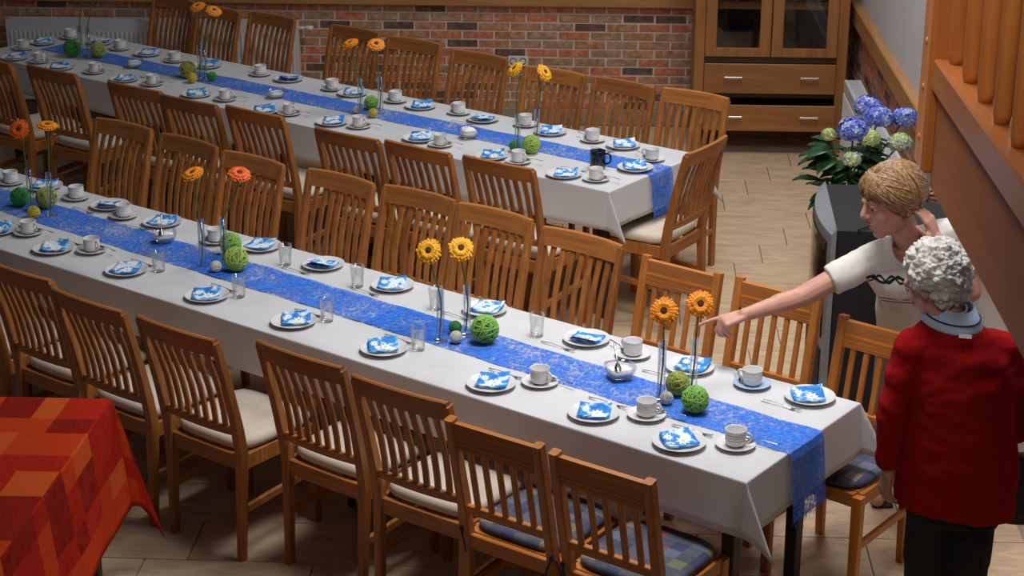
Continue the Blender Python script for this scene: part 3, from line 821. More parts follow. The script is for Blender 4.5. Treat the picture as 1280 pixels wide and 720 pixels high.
def make_napkin(seed):
    """square paper napkin folded in four, its loose upper layer lifted"""
    R = random.Random(seed); b = MB(); n = 8; s = .057
    for lay, (z0, lift, jx) in enumerate(((.004, .004, 0), (.0055, .010, .002), (.0075, .020, .003))):
        up, dn = [], []
        k1, k2 = R.uniform(-.006, .006), R.uniform(2, 4)
        for i in range(n + 1):
            ru, rd = [], []
            for j in range(n + 1):
                a, c = i / n, j / n
                z = z0 + lift * (c ** 2) * (.5 + .5 * a) + k1 * math.sin(a * k2) * c + .014 * max(0, math.hypot((a - .5) * 2 * .8, (c - .5) * 2 * .8) - .55)
                p = Vector(((a - .5) * 2 * s + jx, (c - .5) * 2 * s * .86 + jx, z))
                ru.append(p + Vector((0, 0, .0006))); rd.append(p - Vector((0, 0, .0003)))
            up.append(ru); dn.append(rd)
        bm = bmesh.new(); U = [[bm.verts.new(p) for p in r] for r in up]; Dn = [[bm.verts.new(p) for p in r] for r in dn]
        for i in range(n):
            for j in range(n):
                bm.faces.new((U[i][j], U[i + 1][j], U[i + 1][j + 1], U[i][j + 1])); bm.faces.new((Dn[i][j], Dn[i][j + 1], Dn[i + 1][j + 1], Dn[i + 1][j]))
        for i in range(n):
            bm.faces.new((U[i][0], Dn[i][0], Dn[i + 1][0], U[i + 1][0])); bm.faces.new((U[i][n], U[i + 1][n], Dn[i + 1][n], Dn[i][n]))
            bm.faces.new((U[0][i], U[0][i + 1], Dn[0][i + 1], Dn[0][i])); bm.faces.new((U[n][i], Dn[n][i], Dn[n][i + 1], U[n][i + 1]))
        b.merge(bm)
    return b.mesh('paper_napkin', 'napkin_print', True)
napkins = [make_napkin(k) for k in range(6)]
glass_me = MB().lathe([(0, .006), (.022, .006), (.0235, .012), (.030, .094), (.0315, .0945), (.0325, .093), (.0275, .04), (.026, .004), (.024, 0), (0, 0)], 10).mesh('tumbler', 'clear_glass', True)

LAY = {
 ('front', 'near'): dict(
    plates=[(849, 553), (742, 517), (614, 480), (480, 436), (367, 402), (259, 370), (158, 338), (67, 311), (-4, 288)],
    cups=[(919, 556), (808, 519), (675, 478), (115, 313), (36, 291)],
    glasses=[(523, 437), (409, 401), (299, 371), (199, 339)]),
 ('front', 'far'): dict(
    plates=[(1012, 496), (862, 459), (733, 424), (606, 387), (491, 357), (404, 331), (326, 308), (203, 278), (137, 257), (55, 233)],
    cups=[(940, 480), (791, 443), (270, 301), (155, 270), (96, 247), (14, 228)],
    glasses=[(671, 420), (545, 386), (447, 358), (357, 331)]),
 ('rear', 'near'): dict(
    plates=[(705, 218), (614, 195), (524, 173), (415, 153), (333, 138), (246, 118), (156, 99), (76, 84), (19, 72)],
    cups=[(745, 224), (648, 202), (551, 181), (449, 158), (362, 142), (282, 124), (191, 105), (119, 90), (50, 77)], glasses=[]),
 ('rear', 'far'): dict(
    plates=[(779, 182), (688, 165), (604, 149), (526, 133), (441, 117), (361, 99), (260, 82), (185, 67), (126, 53)],
    cups=[(815, 199), (741, 175), (657, 156), (574, 141), (495, 126), (416, 111), (326, 93), (219, 76), (151, 61), (89, 47)], glasses=[])}
RN = random.Random(11)
Z0 = TZ + .0022
def setting(tn, side):
    L = LAY[(tn, side)]; near = side == 'near'
    place = '%s side of the %s table' % (side if tn == 'front' or near else 'wall', tn)
    sgn = 1 if near else -1
    for i, q in enumerate(L['plates']):
        p = P(q[0], q[1], Z0 + .008); p.z = Z0
        pl = link('dessert_plate', plate_me); pl.location = p
        tag(pl, 'white dessert plate, %s from the right end, %s' % (ORD[i], place), 'plate', 'dessert plates')
        nk = link('paper_napkin', napkins[(i * 5 + len(tn) + (0 if near else 2)) % 6]); nk.location = p + Vector((RN.uniform(-.008, .008), RN.uniform(-.008, .008), .004))
        a = YAW + RN.uniform(-.25, .3) + (0 if near else -.25) + (PI if i % 3 == 2 and not near else 0)
        nk.rotation_euler = (0, 0, a)
        tag(nk, 'blue and white napkin on %s plate from the right, %s' % (ORD[i], place), 'napkin', 'folded paper napkins')
        if (tn == 'front' or i % 2 == 0) and (tn, side, i) != ('front', 'far', 6):
            fk = link('dessert_fork', fork_me); fk.location = p + UV_V * sgn * .118 + UV_U * (.01 if near else .04) + Vector((0, 0, .0012))
            fk.rotation_euler = (0, 0, TANG + RN.uniform(-.08, .08))
            tag(fk, 'dessert fork lying by %s plate from the right, %s' % (ORD[i], place), 'fork', 'dessert forks')
    for i, q in enumerate(L['cups']):
        p = P(q[0], q[1], Z0 + .006); p.z = Z0
        s = link('saucer', saucer_blue if (tn, side, i) == ('front', 'far', 0) else saucer_me); s.location = p
        tag(s, '%s saucer under %s cup from the right, %s' % ('pale blue' if (tn, side, i) == ('front', 'far', 0) else 'white', ORD[i], place), 'saucer', 'saucers')
        ha = (TANG + PI if near else TANG) + RN.uniform(-.25, .25)
        cup_proto.put(p + Vector((0, 0, .0055)), ha, 'white ribbed coffee cup, %s from the right end, %s' % (ORD[i], place))
        sp = link('teaspoon', spoon_me)
        if near:
            d = TANG + PI + RN.uniform(-.15, .15); off = Vector((math.cos(d), math.sin(d), 0)) * .055 + UV_V * .040
        else:
            d = math.radians(112) + RN.uniform(-.3, .3); off = UV_U * .048 + Vector((math.cos(d), math.sin(d), 0)) * .01
        sp.location = p + off + Vector((0, 0, .0175)); sp.rotation_euler = (0, 0, d)
        tag(sp, 'teaspoon on the saucer of %s cup from the right, %s' % (ORD[i], place), 'spoon', 'teaspoons')
    for i, q in enumerate(L['glasses']):
        p = P(q[0], q[1], Z0); g = link('drinking_glass', glass_me); g.location = p; g.rotation_euler = (0, 0, RN.uniform(0, 1))
        tag(g, 'clear faceted water glass, %s from the right, %s' % (ORD[i], place), 'glass', 'water glasses on the front table')
for key in LAY: setting(*key)
# extra plate at each head of the rear table, and the dark mug
for q, nm in (((794, 210), 'right-hand'), ((54, 53), 'far left')):
    p = P(q[0], q[1], Z0 + .01); p.z = Z0 + .003
    pl = link('dessert_plate', plate_me); pl.location = p
    tag(pl, 'white dessert plate on the blue runner at the %s head of the rear table' % nm, 'plate', 'dessert plates')
    nk = link('paper_napkin', napkins[2]); nk.location = p + Vector((0, 0, .004)); nk.rotation_euler = (0, 0, .2)
    tag(nk, 'blue and white napkin on the plate at the %s head of the rear table' % nm, 'napkin', 'folded paper napkins')
p = P(30, 62, Z0); s = link('saucer', saucer_me); s.location = p
tag(s, 'white saucer at the far left head of the rear table', 'saucer', 'saucers')
cup_proto.put(p + Vector((0, 0, .0055)), 2.4, 'white ribbed coffee cup at the far left head of the rear table')
mug = thing('mug', 'dark navy mug on the blue runner of the rear table', 'mug', P(747, 209, Z0 + .002))
MB().lathe([(0, .004), (.034, .003), (.039, .0), (.041, .004), (.041, .088), (.0405, .09), (.038, .09), (.037, .012), (0, .008)], 32).obj('bowl', 'navy_glaze', mug, True)
MB().tube([(.040, 0, .076), (.058, 0, .078), (.068, 0, .066), (.069, 0, .044), (.062, 0, .028), (.040, 0, .020)], .0055, 8).obj('handle', 'navy_glaze', mug, True)
mug.rotation_euler = (0, 0, -.25)

def sugar_bowl(q, label, heap, spoon):
    p = P(q[0], q[1], Z0 + .003); r = thing('sugar_bowl', label, 'sugar bowl', p, .4, 'glass sugar bowls')
    def sq(rad, z, n=28):
        out = []
        for k in range(n):
            a = 2 * PI * k / n; c, s = math.cos(a), math.sin(a); m = (abs(c) ** 4 + abs(s) ** 4) ** (-.25)
            out.append((c * m * rad, s * m * rad, z))
        return out
    MB().loft([sq(.030, .0), sq(.040, .006), sq(.050, .030), sq(.056, .050), sq(.053, .050), sq(.047, .031), sq(.036, .010), sq(.005, .008)]).obj('bowl', 'clear_glass', r, True)
    MB().loft([sq(.005, .0085), sq(.034, .011), sq(.0455, .031), sq(.030, .036 + heap), sq(.004, .040 + heap * 1.3)]).obj('sugar', 'sugar', r, True)
    if spoon:
        s = link('teaspoon', spoon_me); s.location = p + Vector((-.012, .0, .062 + heap)); s.rotation_euler = (0, -.62, 1.75)
        tag(s, 'small spoon standing in the %s' % label, 'spoon', 'teaspoons')
sugar_bowl((775, 472), 'glass sugar bowl right of centre, front table', .0, True)
sugar_bowl((206, 302), 'glass sugar bowl on the left part, front table', .0, True)
sugar_bowl((586, 172), 'heaped glass sugar bowl closest to the dark mug, rear table', .014, False)
sugar_bowl((345, 122), 'glass sugar bowl in the middle, rear table', .0, False)
sugar_bowl((168, 84), 'glass sugar bowl near the left end, rear table', .004, False)

# ================================================================== gerberas in slim vases, wicker balls
def wicker(seed):
    R = random.Random(seed); b = MB()
    for k in range(40):
        ax = Vector((R.gauss(0, 1), R.gauss(0, 1), R.gauss(0, 1))).normalized()
        a = ax.orthogonal().normalized(); c = ax.cross(a); h = R.uniform(-.38, .38); rr = math.sqrt(1 - h * h)
        b2 = [(a * math.cos(t) + c * math.sin(t)) * rr * (1 + .02 * math.sin(3 * t + k)) + ax * h for t in [2 * PI * i / 22 for i in range(22)]]
        b.tube(b2 + b2[:1], .040, 4, caps=False)
    return b
WK = {}
def ball(q, r_px, colour, label, zb=None):
    base = P(q[0], q[1], Z0); depth = (base - cam.location).length; r = r_px / FPX * depth
    c = P(q[0], q[1], Z0 + r + .003)
    if colour not in WK:
        WK[colour] = (wicker(hash(len(WK)) + 5).mesh('strands', 'wicker_' + colour), MB().ell((0, 0, 0), (.93, .93, .93), None, 20, 12).mesh('core', 'wicker_core_' + colour, True))
    o = thing('wicker_ball', label, 'ball', c, RN.uniform(0, 6), 'wicker balls'); o.scale = (r, r, r)
    link('strands', WK[colour][0], o); link('core', WK[colour][1], o)
for a in (((869, 499), 16.5, 'green', 'large green wicker ball nearest the right end, front table'), ((847, 479), 14.5, 'olive', 'olive wicker ball behind the large green one, front table right'),
          ((833, 497), 8, 'white', 'small white wicker ball beside the foremost vase'),
          ((606, 411), 17, 'green', 'large green wicker ball at the middle vases, front table'), ((569, 409), 8, 'deep_green', 'small dark green wicker ball between the middle vases, front table'),
          ((570, 421), 7.5, 'white', 'small white wicker ball between the middle vases, front table'),
          ((288, 304), 13, 'green', 'green wicker ball behind the lime one, front table left'), ((295, 324), 14.5, 'lime', 'lime wicker ball in front of the left vases, front table'),
          ((270, 333), 7, 'white', 'small white wicker ball beside the lime one, front table left'),
          ((25, 246), 11, 'deep_green', 'dark green wicker ball at the left edge, front table'), ((58, 247), 12.5, 'olive', 'olive wicker ball at the far left vases, front table'),
          ((42, 265), 7.5, 'yellow', 'small yellow wicker ball at the far left, front table'),
          ((664, 180), 11, 'lime', 'lime wicker ball near the dark mug, rear table'), ((643, 182), 6.5, 'deep_green', 'small green wicker ball beside the lime one, rear table'),
          ((464, 128), 8.5, 'green', 'green wicker ball between the two vases, middle of rear table'), ((466, 141), 5.5, 'yellow', 'small yellow wicker ball at the middle vases, rear table'),
          ((446, 137), 4.5, 'white', 'small white wicker ball at the middle vases, rear table'),
          ((235, 87), 10, 'olive', 'olive wicker ball on the left half of the rear table'), ((240, 97), 6, 'yellow', 'small yellow wicker ball beside the olive one, rear table left'),
          ((265, 95), 5.5, 'deep_green', 'small green wicker ball right of the vase, rear table left'),
          ((90, 60), 10, 'deep_green', 'green wicker ball left of the vase at the rear table far end'), ((123, 62), 9, 'olive', 'olive wicker ball right of the vase at the rear table far end')):
    ball(*a)
def vase_mesh(h):
    return MB().lathe([(0, .010), (.011, .012), (.0125, .03), (.0125, h - .002), (.0135, h), (.0155, h), (.0155, .04), (.017, .018), (.027, .006), (.028, .002), (.026, 0), (0, 0)], 20).mesh('slim_vase', 'clear_glass', True)
vases = {h: vase_mesh(h) for h in (.21, .23)}
def gerbera_head(mat):
    pet = MB(); R = random.Random(5)
    for ring, (n, ln, z, up) in enumerate(((22, .051, 0, .002), (20, .046, .004, .006), (17, .034, .008, .009))):
        for k in range(n):
            a = 2 * PI * (k + .5 * ring) / n + R.uniform(-.05, .05); w = .0076; l2 = ln * R.uniform(.93, 1.05)
            c, s = math.cos(a), math.sin(a); rg = []
            for t, ww, zz in ((.010, .4, 0), (.4 * l2, .85, up * .7), (.75 * l2, 1, up), (.95 * l2, .65, up * .7), (l2, .15, up * .4)):
                q = [(t, -ww * w, z + zz), (t, 0, z + zz + .0016), (t, ww * w, z + zz), (t, 0, z + zz - .0012)]
                rg.append([(x * c - y * s, x * s + y * c, zv) for x, y, zv in q])
            pet.loft(rg)
    return pet.mesh('petals', mat, False), MB().ell((0, 0, .008), (.0145, .0145, .007), None, 16, 8).mesh('flower_eye', 'flower_eye', True), \
        MB().lathe([(.004, -.016), (.010, -.010), (.017, -.002), (.010, .002)], 12, None, True).mesh('calyx', 'stem_green', True)
HEADS = {m: gerbera_head('petal_' + m) for m in ('orange', 'amber', 'red')}
TOCAM = Vector((0, -.86, .5))
def flower(base_px, head_px, colour, facing, label, vlabel, h=.21):
    b = P(base_px[0], base_px[1], Z0 + .003)
    v = link('slim_vase', vases[h]); v.location = b; tag(v, vlabel, 'vase', 'slim glass vases')
    hd = PY(head_px[0], head_px[1], b.y - .01)
    n = Vector(facing).normalized()
    r = thing('gerbera', label, 'flower', b + Vector((0, 0, .012)), 0, 'gerberas in slim vases')
    rel_ = hd - r.location
    top = rel_ - n * .014
    pts = [Vector((-.006, 0, 0)), Vector((.003, .002, h * .55)), Vector((.004 * (1 if rel_.x > 0 else -1), 0, h - .015)), top * .5 + Vector((0, 0, (h - .01) * .5)) + Vector((.2 * top.x, 0, 0)), top - n * .03, top]
    # smooth the stem with a Catmull-Rom spline
    sm = []
    for i in range(len(pts) - 1):
        p0, p1, p2, p3 = pts[max(i - 1, 0)], pts[i], pts[i + 1], pts[min(i + 2, len(pts) - 1)]
        for s in range(6):
            t = s / 6
            sm.append(.5 * ((2 * p1) + (p2 - p0) * t + (2 * p0 - 5 * p1 + 4 * p2 - p3) * t * t + (-p0 + 3 * p1 - 3 * p2 + p3) * t ** 3))
    sm.append(pts[-1])
    MB().tube(sm, .0032, 8).obj('stem', 'stem_green', r, True)
    q = Vector((0, 0, 1)).rotation_difference(n)
    for me, nm in zip(HEADS[colour], ('petals', 'flower_eye', 'calyx')):
        o = link(nm, me, r); o.location = rel_; o.rotation_mode = 'QUATERNION'; o.rotation_quaternion = q @ Quaternion((0, 0, 1), RN.uniform(0, 1))
fl = [((826, 501), (830, 389), 'orange', (-.1, -.9, .42), 'foremost left', .23), ((866, 489), (875, 380), 'orange', (.1, -.9, .42), 'foremost right', .21),
      ((551, 426), (536, 314), 'amber', (-.15, -.85, .5), 'middle left', .21), ((584, 419), (576, 311), 'amber', (.1, -.75, .65), 'middle right', .21),
      ((254, 331), (241, 218), 'orange', (-.25, -.3, .9), 'third left', .21), ((281, 329), (299, 218), 'red', (.2, -.35, .9), 'third right', .21),
      ((40, 264), (24, 162), 'red', (-.15, -.85, .5), 'far left', .21), ((65, 269), (59, 158), 'orange', (.1, -.15, .95), 'far left, right one', .21)]
for b, h, c, n, nm, vh in fl:
    flower(b, h, c, n, '%s gerbera on the front table, %s of the four pairs' % ({'orange': 'orange', 'amber': 'yellow orange', 'red': 'red orange'}[c], nm),
           'slim clear vase on the front table, %s of the four pairs' % nm, vh)
for b, h, c, n, nm in (((647, 191), (644, 87), 'amber', (-.5, -.3, .6), 'right-hand pair, left one'), ((671, 184), (680, 91), 'amber', (.55, -.35, .5), 'right-hand pair, right one'),
                       ((451, 143), (438, 55), 'orange', (-.3, -.25, .9), 'middle pair, left one'), ((476, 141), (470, 56), 'orange', (.1, -.5, .8), 'middle pair, right one'),
                       ((251, 99), (247, 9), 'orange', (-.2, -.35, .9), 'left pair, left one'), ((257, 101), (267, 14), 'orange', (.3, -.35, .85), 'left pair, right one'),
                       ((102, 73), (100, -20), 'orange', (-.2, -.5, .8), 'far end pair, left one'), ((112, 74), (116, -24), 'orange', (.2, -.5, .8), 'far end pair, right one')):
    flower(b, h, c, n, '%s gerbera on the rear table, %s' % ({'orange': 'orange', 'amber': 'yellow orange'}[c], nm), 'slim clear vase on the rear table, %s' % nm)

# ================================================================== television set, hydrangea
tv = thing('television', 'black floor-standing television with grey front frame behind the women', 'television', (.975, 7.74, 0), math.radians(-2))
def tvp(mb, name, mat, smooth=False, parent=None): return mb.obj(name, mat, parent or tv, smooth)
body = MB()
body.loft([[(0, -.345, z0), (0, .345, z0), (.16, .345, z0), (.50, .22, z0), (.50, -.22, z0), (.16, -.345, z0)] for z0 in (.03, .945)])
tvp(body, 'body', 'tv_black')
rings = []
for i in range(13):
    y = -.36 + .72 * i / 12; bow = .045 * (1 - (y / .36) ** 2)
    rings.append([(.0, y, .03), (-.022 - bow, y, .03), (-.022 - bow, y, .93), (.0, y, .955)])
tvp(MB().loft(rings), 'front_frame', 'tv_grey')
rings = []
for i in range(13):
    y = -.31 + .62 * i / 12; bow = .045 * (1 - (y / .36) ** 2) + .006
    rings.append([(-.015, y, .44), (-.024 - bow, y, .44), (-.024 - bow, y, .88), (-.015, y, .88)])
tvp(MB().loft(rings), 'screen', 'screen_black')
rings = []
for i in range(13):
    y = -.31 + .62 * i / 12; bow = .045 * (1 - (y / .36) ** 2) + .004
    rings.append([(-.015, y, .08), (-.024 - bow, y, .08), (-.024 - bow, y, .38), (-.015, y, .38)])
tvp(MB().loft(rings), 'speaker_grille', 'tv_black')
for x in (.06, .42):
    for y in (-.2, .2): tvp(MB().lathe([(.02, 0), (.02, .031)], 12, Matrix.Translation((x, y, 0)), True), 'foot', 'tv_black')
cable = MB().tube([(.10, -.345, .94), (.09, -.352, .955), (.14, -.30, .957), (.17, -.25, .954), (.165, -.15, .952), (.2, -.05, .952)], .005, 6)
tvp(cable, 'cable', 'cable_black')

pt = thing('plant_stool', 'small wooden stool carrying the hydrangea behind the television', 'stool', (1.235, 9.15, 0))
MB().lathe([(0, .36), (.16, .36), (.165, .37), (.16, .385), (0, .385)], 24).obj('seat', 'oak', pt)
for k in range(4):
    a = PI / 4 + k * PI / 2; MB().tube([(.13 * math.cos(a), .13 * math.sin(a), 0), (.11 * math.cos(a), .11 * math.sin(a), .362)], .017, 8).obj('leg', 'oak', pt)
hy = thing('hydrangea', 'potted hydrangea with blue and pale green flower heads behind the television', 'plant', (1.235, 9.15, .386))
MB().lathe([(0, 0), (.075, 0), (.10, .15), (.106, .15), (.108, .165), (.10, .165), (.092, .14), (0, .14)], 24).obj('pot', 'pot_white', hy, True)
MB().lathe([(0, .138), (.09, .138), (.05, .15), (0, .152)], 16).obj('soil', 'dark_board', hy)
floret = [(0, 1), (1, 0), (0, -1), (-1, 0)]
def hyd_head(c, r, mat, R):
    b = bmesh.new(); n = 90
    for k in range(n):
        h = 1 - 1.55 * (k + .5) / n; a = k * 2.39996; rr = math.sqrt(max(0, 1 - h * h))
        nrm = Vector((rr * math.cos(a), rr * math.sin(a), h)); p = Vector((nrm.x * r, nrm.y * r, nrm.z * r * .82)) * R.uniform(.84, 1.10)
        mi = 1 if R.random() < .33 else 0
        t1 = nrm.orthogonal().normalized(); t2 = nrm.cross(t1); s = R.uniform(.017, .025); rot = R.uniform(0, 1.5)
        for q in range(4):
            an = rot + q * PI / 2; d = t1 * math.cos(an) + t2 * math.sin(an); e = nrm.cross(d)
            vs = [p, p + d * s * .6 + e * s * .45 + nrm * .002, p + d * s - nrm * .001, p + d * s * .6 - e * s * .45 + nrm * .002]
            f = b.faces.new([b.verts.new(v) for v in vs]); f.material_index = mi
    mb = MB().merge(b); mb.ell((0, 0, 0), (r * .80, r * .80, r * .62), None, 14, 9)
    o = mb.obj('flower_head', mat, hy); o.data.materials.append(MATS['hydrangea_pale' if 'blue' in mat else 'hydrangea_green']); o.location = c; return o
R = random.Random(2)
base = Vector((1.235, 9.15, .386))
for q, rp, mat, yy in (((1067, 163), 19, 'blue', 9.47), ((1098, 147), 18, 'blue', 9.58), ((1130, 147), 15, 'blue', 9.62), ((1085, 134), 16, 'blue', 9.72),
                       ((1087, 173), 12, 'green', 9.45), ((1125, 178), 14, 'mixed', 9.45), ((1036, 168), 8, 'green', 9.5), ((1065, 199), 10, 'mixed', 9.38)):
    c = PY(q[0], q[1], yy - .45); r = rp / FPX * (c - cam.location).length
    hyd_head(c - base, r, 'hydrangea_' + mat, R)
    d = c - base
    MB().tube([(d.x * .1, d.y * .1, .14), (d.x * .5, d.y * .5, .14 + (d.z - .14) * .5), (d.x * .97, d.y * .97, d.z - r * .4)], .005, 6).obj('stem', 'stem_green', hy)
def leaf(c, dirv, ln):
    b = bmesh.new(); dirv = Vector(dirv).normalized(); side = dirv.cross(Vector((0, 0, 1))).normalized(); up = side.cross(dirv)
    L_, C_, R_ = [], [], []
    for t, w in ((0, .02), (.2, .30), (.45, .42), (.7, .32), (.9, .12), (1, .01)):
        p = Vector(c) + dirv * ln * t - Vector((0, 0, 1)) * ln * .35 * t * t
        L_.append(b.verts.new(p + side * w * ln * .8 + up * .012)); C_.append(b.verts.new(p)); R_.append(b.verts.new(p - side * w * ln * .8 + up * .012))
    for i in range(5):
        b.faces.new((L_[i], L_[i + 1], C_[i + 1], C_[i])); b.faces.new((C_[i], C_[i + 1], R_[i + 1], R_[i]))
    o = MB().merge(b).obj('leaf', 'leaf_green', hy, True)
    s = o.modifiers.new('t', 'SOLIDIFY'); s.thickness = .0012
for k in range(90):
    a = k * 2.39996 + R.uniform(-.3, .3); h = .17 + .30 * R.random(); rr = .04 + .10 * R.random()
    leaf((rr * math.cos(a), rr * math.sin(a), h), (math.cos(a), math.sin(a), R.uniform(-.1, .45)), R.uniform(.11, .17))
# ================================================================== people
def frame(fwd, up):
    f = Vector(fwd).normalized(); u = Vector(up); r = f.cross(u).normalized(); u = r.cross(f).normalized()
    return r, f, u
def hand(mb, wrist, d, palm_n, curls, thumb, s=1.0, side=1, spread=.10):
    """palm and five jointed fingers; curls are bend angles per joint for index..little; side = side of the thumb"""
    d = Vector(d).normalized(); n = Vector(palm_n); n = (n - d * n.dot(d)).normalized(); w = n.cross(d) * side   # towards the thumb
    W = Vector(wrist)
    M = Matrix(((w.x, d.x, n.x, W.x), (w.y, d.y, n.y, W.y), (w.z, d.z, n.z, W.z), (0, 0, 0, 1)))
    T = lambda x, y, z: M @ Vector((x * s, y * s, z * s))
    for x, x2 in ((.026, .030), (.010, .011), (-.008, -.009), (-.024, -.027)):
        mb.capsule(T(x * .7, .008, 0), T(x2, .080, 0), .0135 * s, .0115 * s, 10)
    fl = ((.030, .086, (.040, .025, .020)), (.011, .090, (.044, .028, .021)), (-.009, .087, (.040, .026, .020)), (-.027, .078, (.032, .020, .017)))
    for i, (x, y, seg) in enumerate(fl):
        p = Vector((x, y - .006, 0)); a = 0.0; sp = spread * (x / .03); pts = [T(*p)]
        for k, L in enumerate(seg):
            a += curls[i][k]
            p = p + Vector((math.sin(sp) * math.cos(a), math.cos(a) * math.cos(sp), math.sin(a))) * L; pts.append(T(*p))
        mb.chain(pts, [.0098 * s, .0090 * s, .0080 * s, .0068 * s], 8)
    p = Vector((.026, .018, .004)); pts = [T(*p)]
    for ax, ay, az, L in thumb:
        p = p + Vector((ax, ay, az)).normalized() * L; pts.append(T(*p))
    mb.chain(pts, [.0150 * s, .0115 * s, .0098 * s, .0078 * s], 8)
def head(mb, c, fwd, up, s=1.0):
    r, f, u = frame(fwd, up); c = Vector(c)
    M = Matrix(((r.x, f.x, u.x, c.x), (r.y, f.y, u.y, c.y), (r.z, f.z, u.z, c.z), (0, 0, 0, 1))) @ Matrix.Scale(s, 4)
    e = lambda cc, rr: mb.ell(cc, rr, M)
    T = lambda *p: M @ Vector(p)
    e((0, -.012, .030), (.076, .096, .090)); e((0, .026, -.035), (.060, .066, .086)); e((0, .058, -.102), (.027, .024, .020))
    e((0, .0, -.06), (.052, .06, .055))
    for k in (-1, 1):
        e((k * .036, .062, -.028), (.026, .022, .026)); e((k * .079, -.012, -.008), (.010, .020, .032)); e((k * .080, -.012, -.030), (.008, .010, .012))
        mb.capsule(T(k * .012, .092, .022), T(k * .045, .076, .020), .010 * s, .008 * s, 8)
        e((k * .011, .097, -.030), (.008, .010, .008))
    for k in (-1, 1): e((k * .031, .082, .0105), (.015, .0125, .0085))
    mb.capsule(T(0, .090, .016), T(0, .108, -.022), .008 * s, .012 * s, 10)
    mb.capsule(T(0, .110, -.024), T(0, .098, -.030), .011 * s, .009 * s, 10)
    e((0, .085, -.060), (.026, .013, .011)); e((0, .080, -.074), (.022, .013, .009))
    return M, T
def face_parts(root, M, s):
    for k in (-1, 1):
        eb = MB().ell((k * .030, .0785, -.001), (.0090, .0110, .0055), M, 14, 10).obj('eye', 'eye_white', root, True)
        MB().ell((k * .033, .0885, -.002), (.0055, .0035, .0042), M, 10, 8).obj('iris', 'iris', eb, True)
        MB().capsule(M @ Vector((k * .016, .099, .022)), M @ Vector((k * .046, .083, .022)), .0032 * s, .002 * s, 6).obj('eyebrow', 'hair_blond', root, True)
    l = MB()
    l.ell((0, .0945, -.0575), (.0215, .0055, .0042), M, 12, 8); l.ell((0, .093, -.0655), (.0185, .0055, .0046), M, 12, 8)
    l.obj('lips', 'lip', root, True)
def strands(M, starts, R, rad):
    b = MB()
    for d0, d1, k0, k1, bend in starts:
        d0, d1 = Vector(d0).normalized(), Vector(d1).normalized(); pts = []
        q = d0.rotation_difference(d1)
        for i in range(9):
            t = i / 8; d = Quaternion().slerp(q, t) @ d0
            k = k0 + (k1 - k0) * t + bend * math.sin(PI * t)
            pts.append(M @ (Vector((0, -.012, .018)) + Vector((d.x * .086 * k, d.y * .108 * k, d.z * .104 * k))))
        s = rad * R.uniform(.7, 1.2)
        b.tube(pts, [s * .6, s, s, s, s, s, s * .9, s * .75, s * .3], 5)
    return b

def smooth_rim(bm):
    for it in range(12):
        new = {}
        for v in bm.verts:
            if v.is_boundary:
                nb = [e.other_vert(v).co for e in v.link_edges if e.is_boundary]
                if len(nb) == 2: new[v] = v.co * .5 + (nb[0] + nb[1]) * .25
        for v, c in new.items(): v.co = c
from mathutils import noise as mnoise
def wrinkle(me, f, amp, stretch=(1, 1, 1)):
    for v, nrm in zip(me.vertices, [x.normal.copy() for x in me.vertices]):
        q = Vector((v.co.x * stretch[0], v.co.y * stretch[1], v.co.z * stretch[2])) * f
        v.co += nrm * (mnoise.noise(q) * amp + mnoise.noise(q * 2.1) * amp * .4)
# ---------------------------------------------------------------- woman leaning in and pointing
R = random.Random(4)
w = thing('person', 'person in white wave-print t-shirt leaning over a chair and pointing left', 'person', (1.22, 6.70, 0))
wl = w.location.copy()
def put(me, name, mat, root, loc):
    me.materials.clear(); me.materials.append(MATS[mat]); o = link(name, me, root); o.location = -loc; return o
rsh, lsh = Vector((.975, 6.50, 1.125)), Vector((1.315, 6.475, 1.262))
relb, rwr = Vector((.720, 6.43, .998)), Vector((.500, 6.315, .965))
lelb, lwr = Vector((1.345, 6.40, 1.045)), Vector((1.195, 6.355, 1.265))
hipc, waist, chest = Vector((1.22, 6.69, .88)), Vector((1.185, 6.61, 1.0)), Vector((1.135, 6.525, 1.115))
neck = Vector((1.115, 6.475, 1.215)); hc = Vector((1.030, 6.420, 1.395))
lat = (lsh - rsh).normalized(); upt = (neck - hipc).normalized(); fwt = upt.cross(lat).normalized() * -1
if fwt.y > 0: fwt = -fwt
def torso_ring(mb, c, a, b, up=upt):
    la = lat
    return [c + la * (a * math.cos(t)) + fwt * (b * math.sin(t)) for t in [2 * PI * k / 20 for k in range(20)]]
body = MB()
body.loft([torso_ring(body, *q) for q in ((hipc - upt * .10, .165, .115), (hipc, .175, .125), (waist, .135, .100), (chest, .155, .110), (neck - upt * .05, .14, .085), (neck, .065, .06))])
body.chain([neck - upt * .04, neck + (hc - neck) * .45], [.062, .052])
body.chain([rsh, relb, relb + (rwr - relb) * .4, rwr], [.053, .041, .040, .025])
body.chain([lsh, lelb, lelb + (lwr - lelb) * .4, lwr], [.053, .041, .040, .025])
for sx, kx in ((-.075, 1.13), (.085, 1.31)):
    hp = hipc + lat * sx; kn = Vector((kx, 6.74, .46)); an = Vector((kx + .005, 6.83, .08))
    body.chain([hp, kn, kn + (an - kn) * .35, an], [.088, .058, .055, .036])
    body.chain([an - Vector((0, 0, .03)), an + Vector((-.03, -.16, -.045))], [.036, .030])
HM, HT = head(body, hc, (-.90, -.34, -.22), (-.05, -.02, 1), 1.12)
# pointing hand: index straight, the others curled, thumb below
hand(body, rwr, (-.86, -.32, -.20), (-.18, .12, -.97), ((0.05, .05, .05), (.95, 1.0, .6), (1.05, 1.05, .6), (1.1, 1.05, .6)), ((.5, .7, .5, .036), (-.1, .9, .5, .030), (-.5, .9, .3, .024)), 1.02, 1)
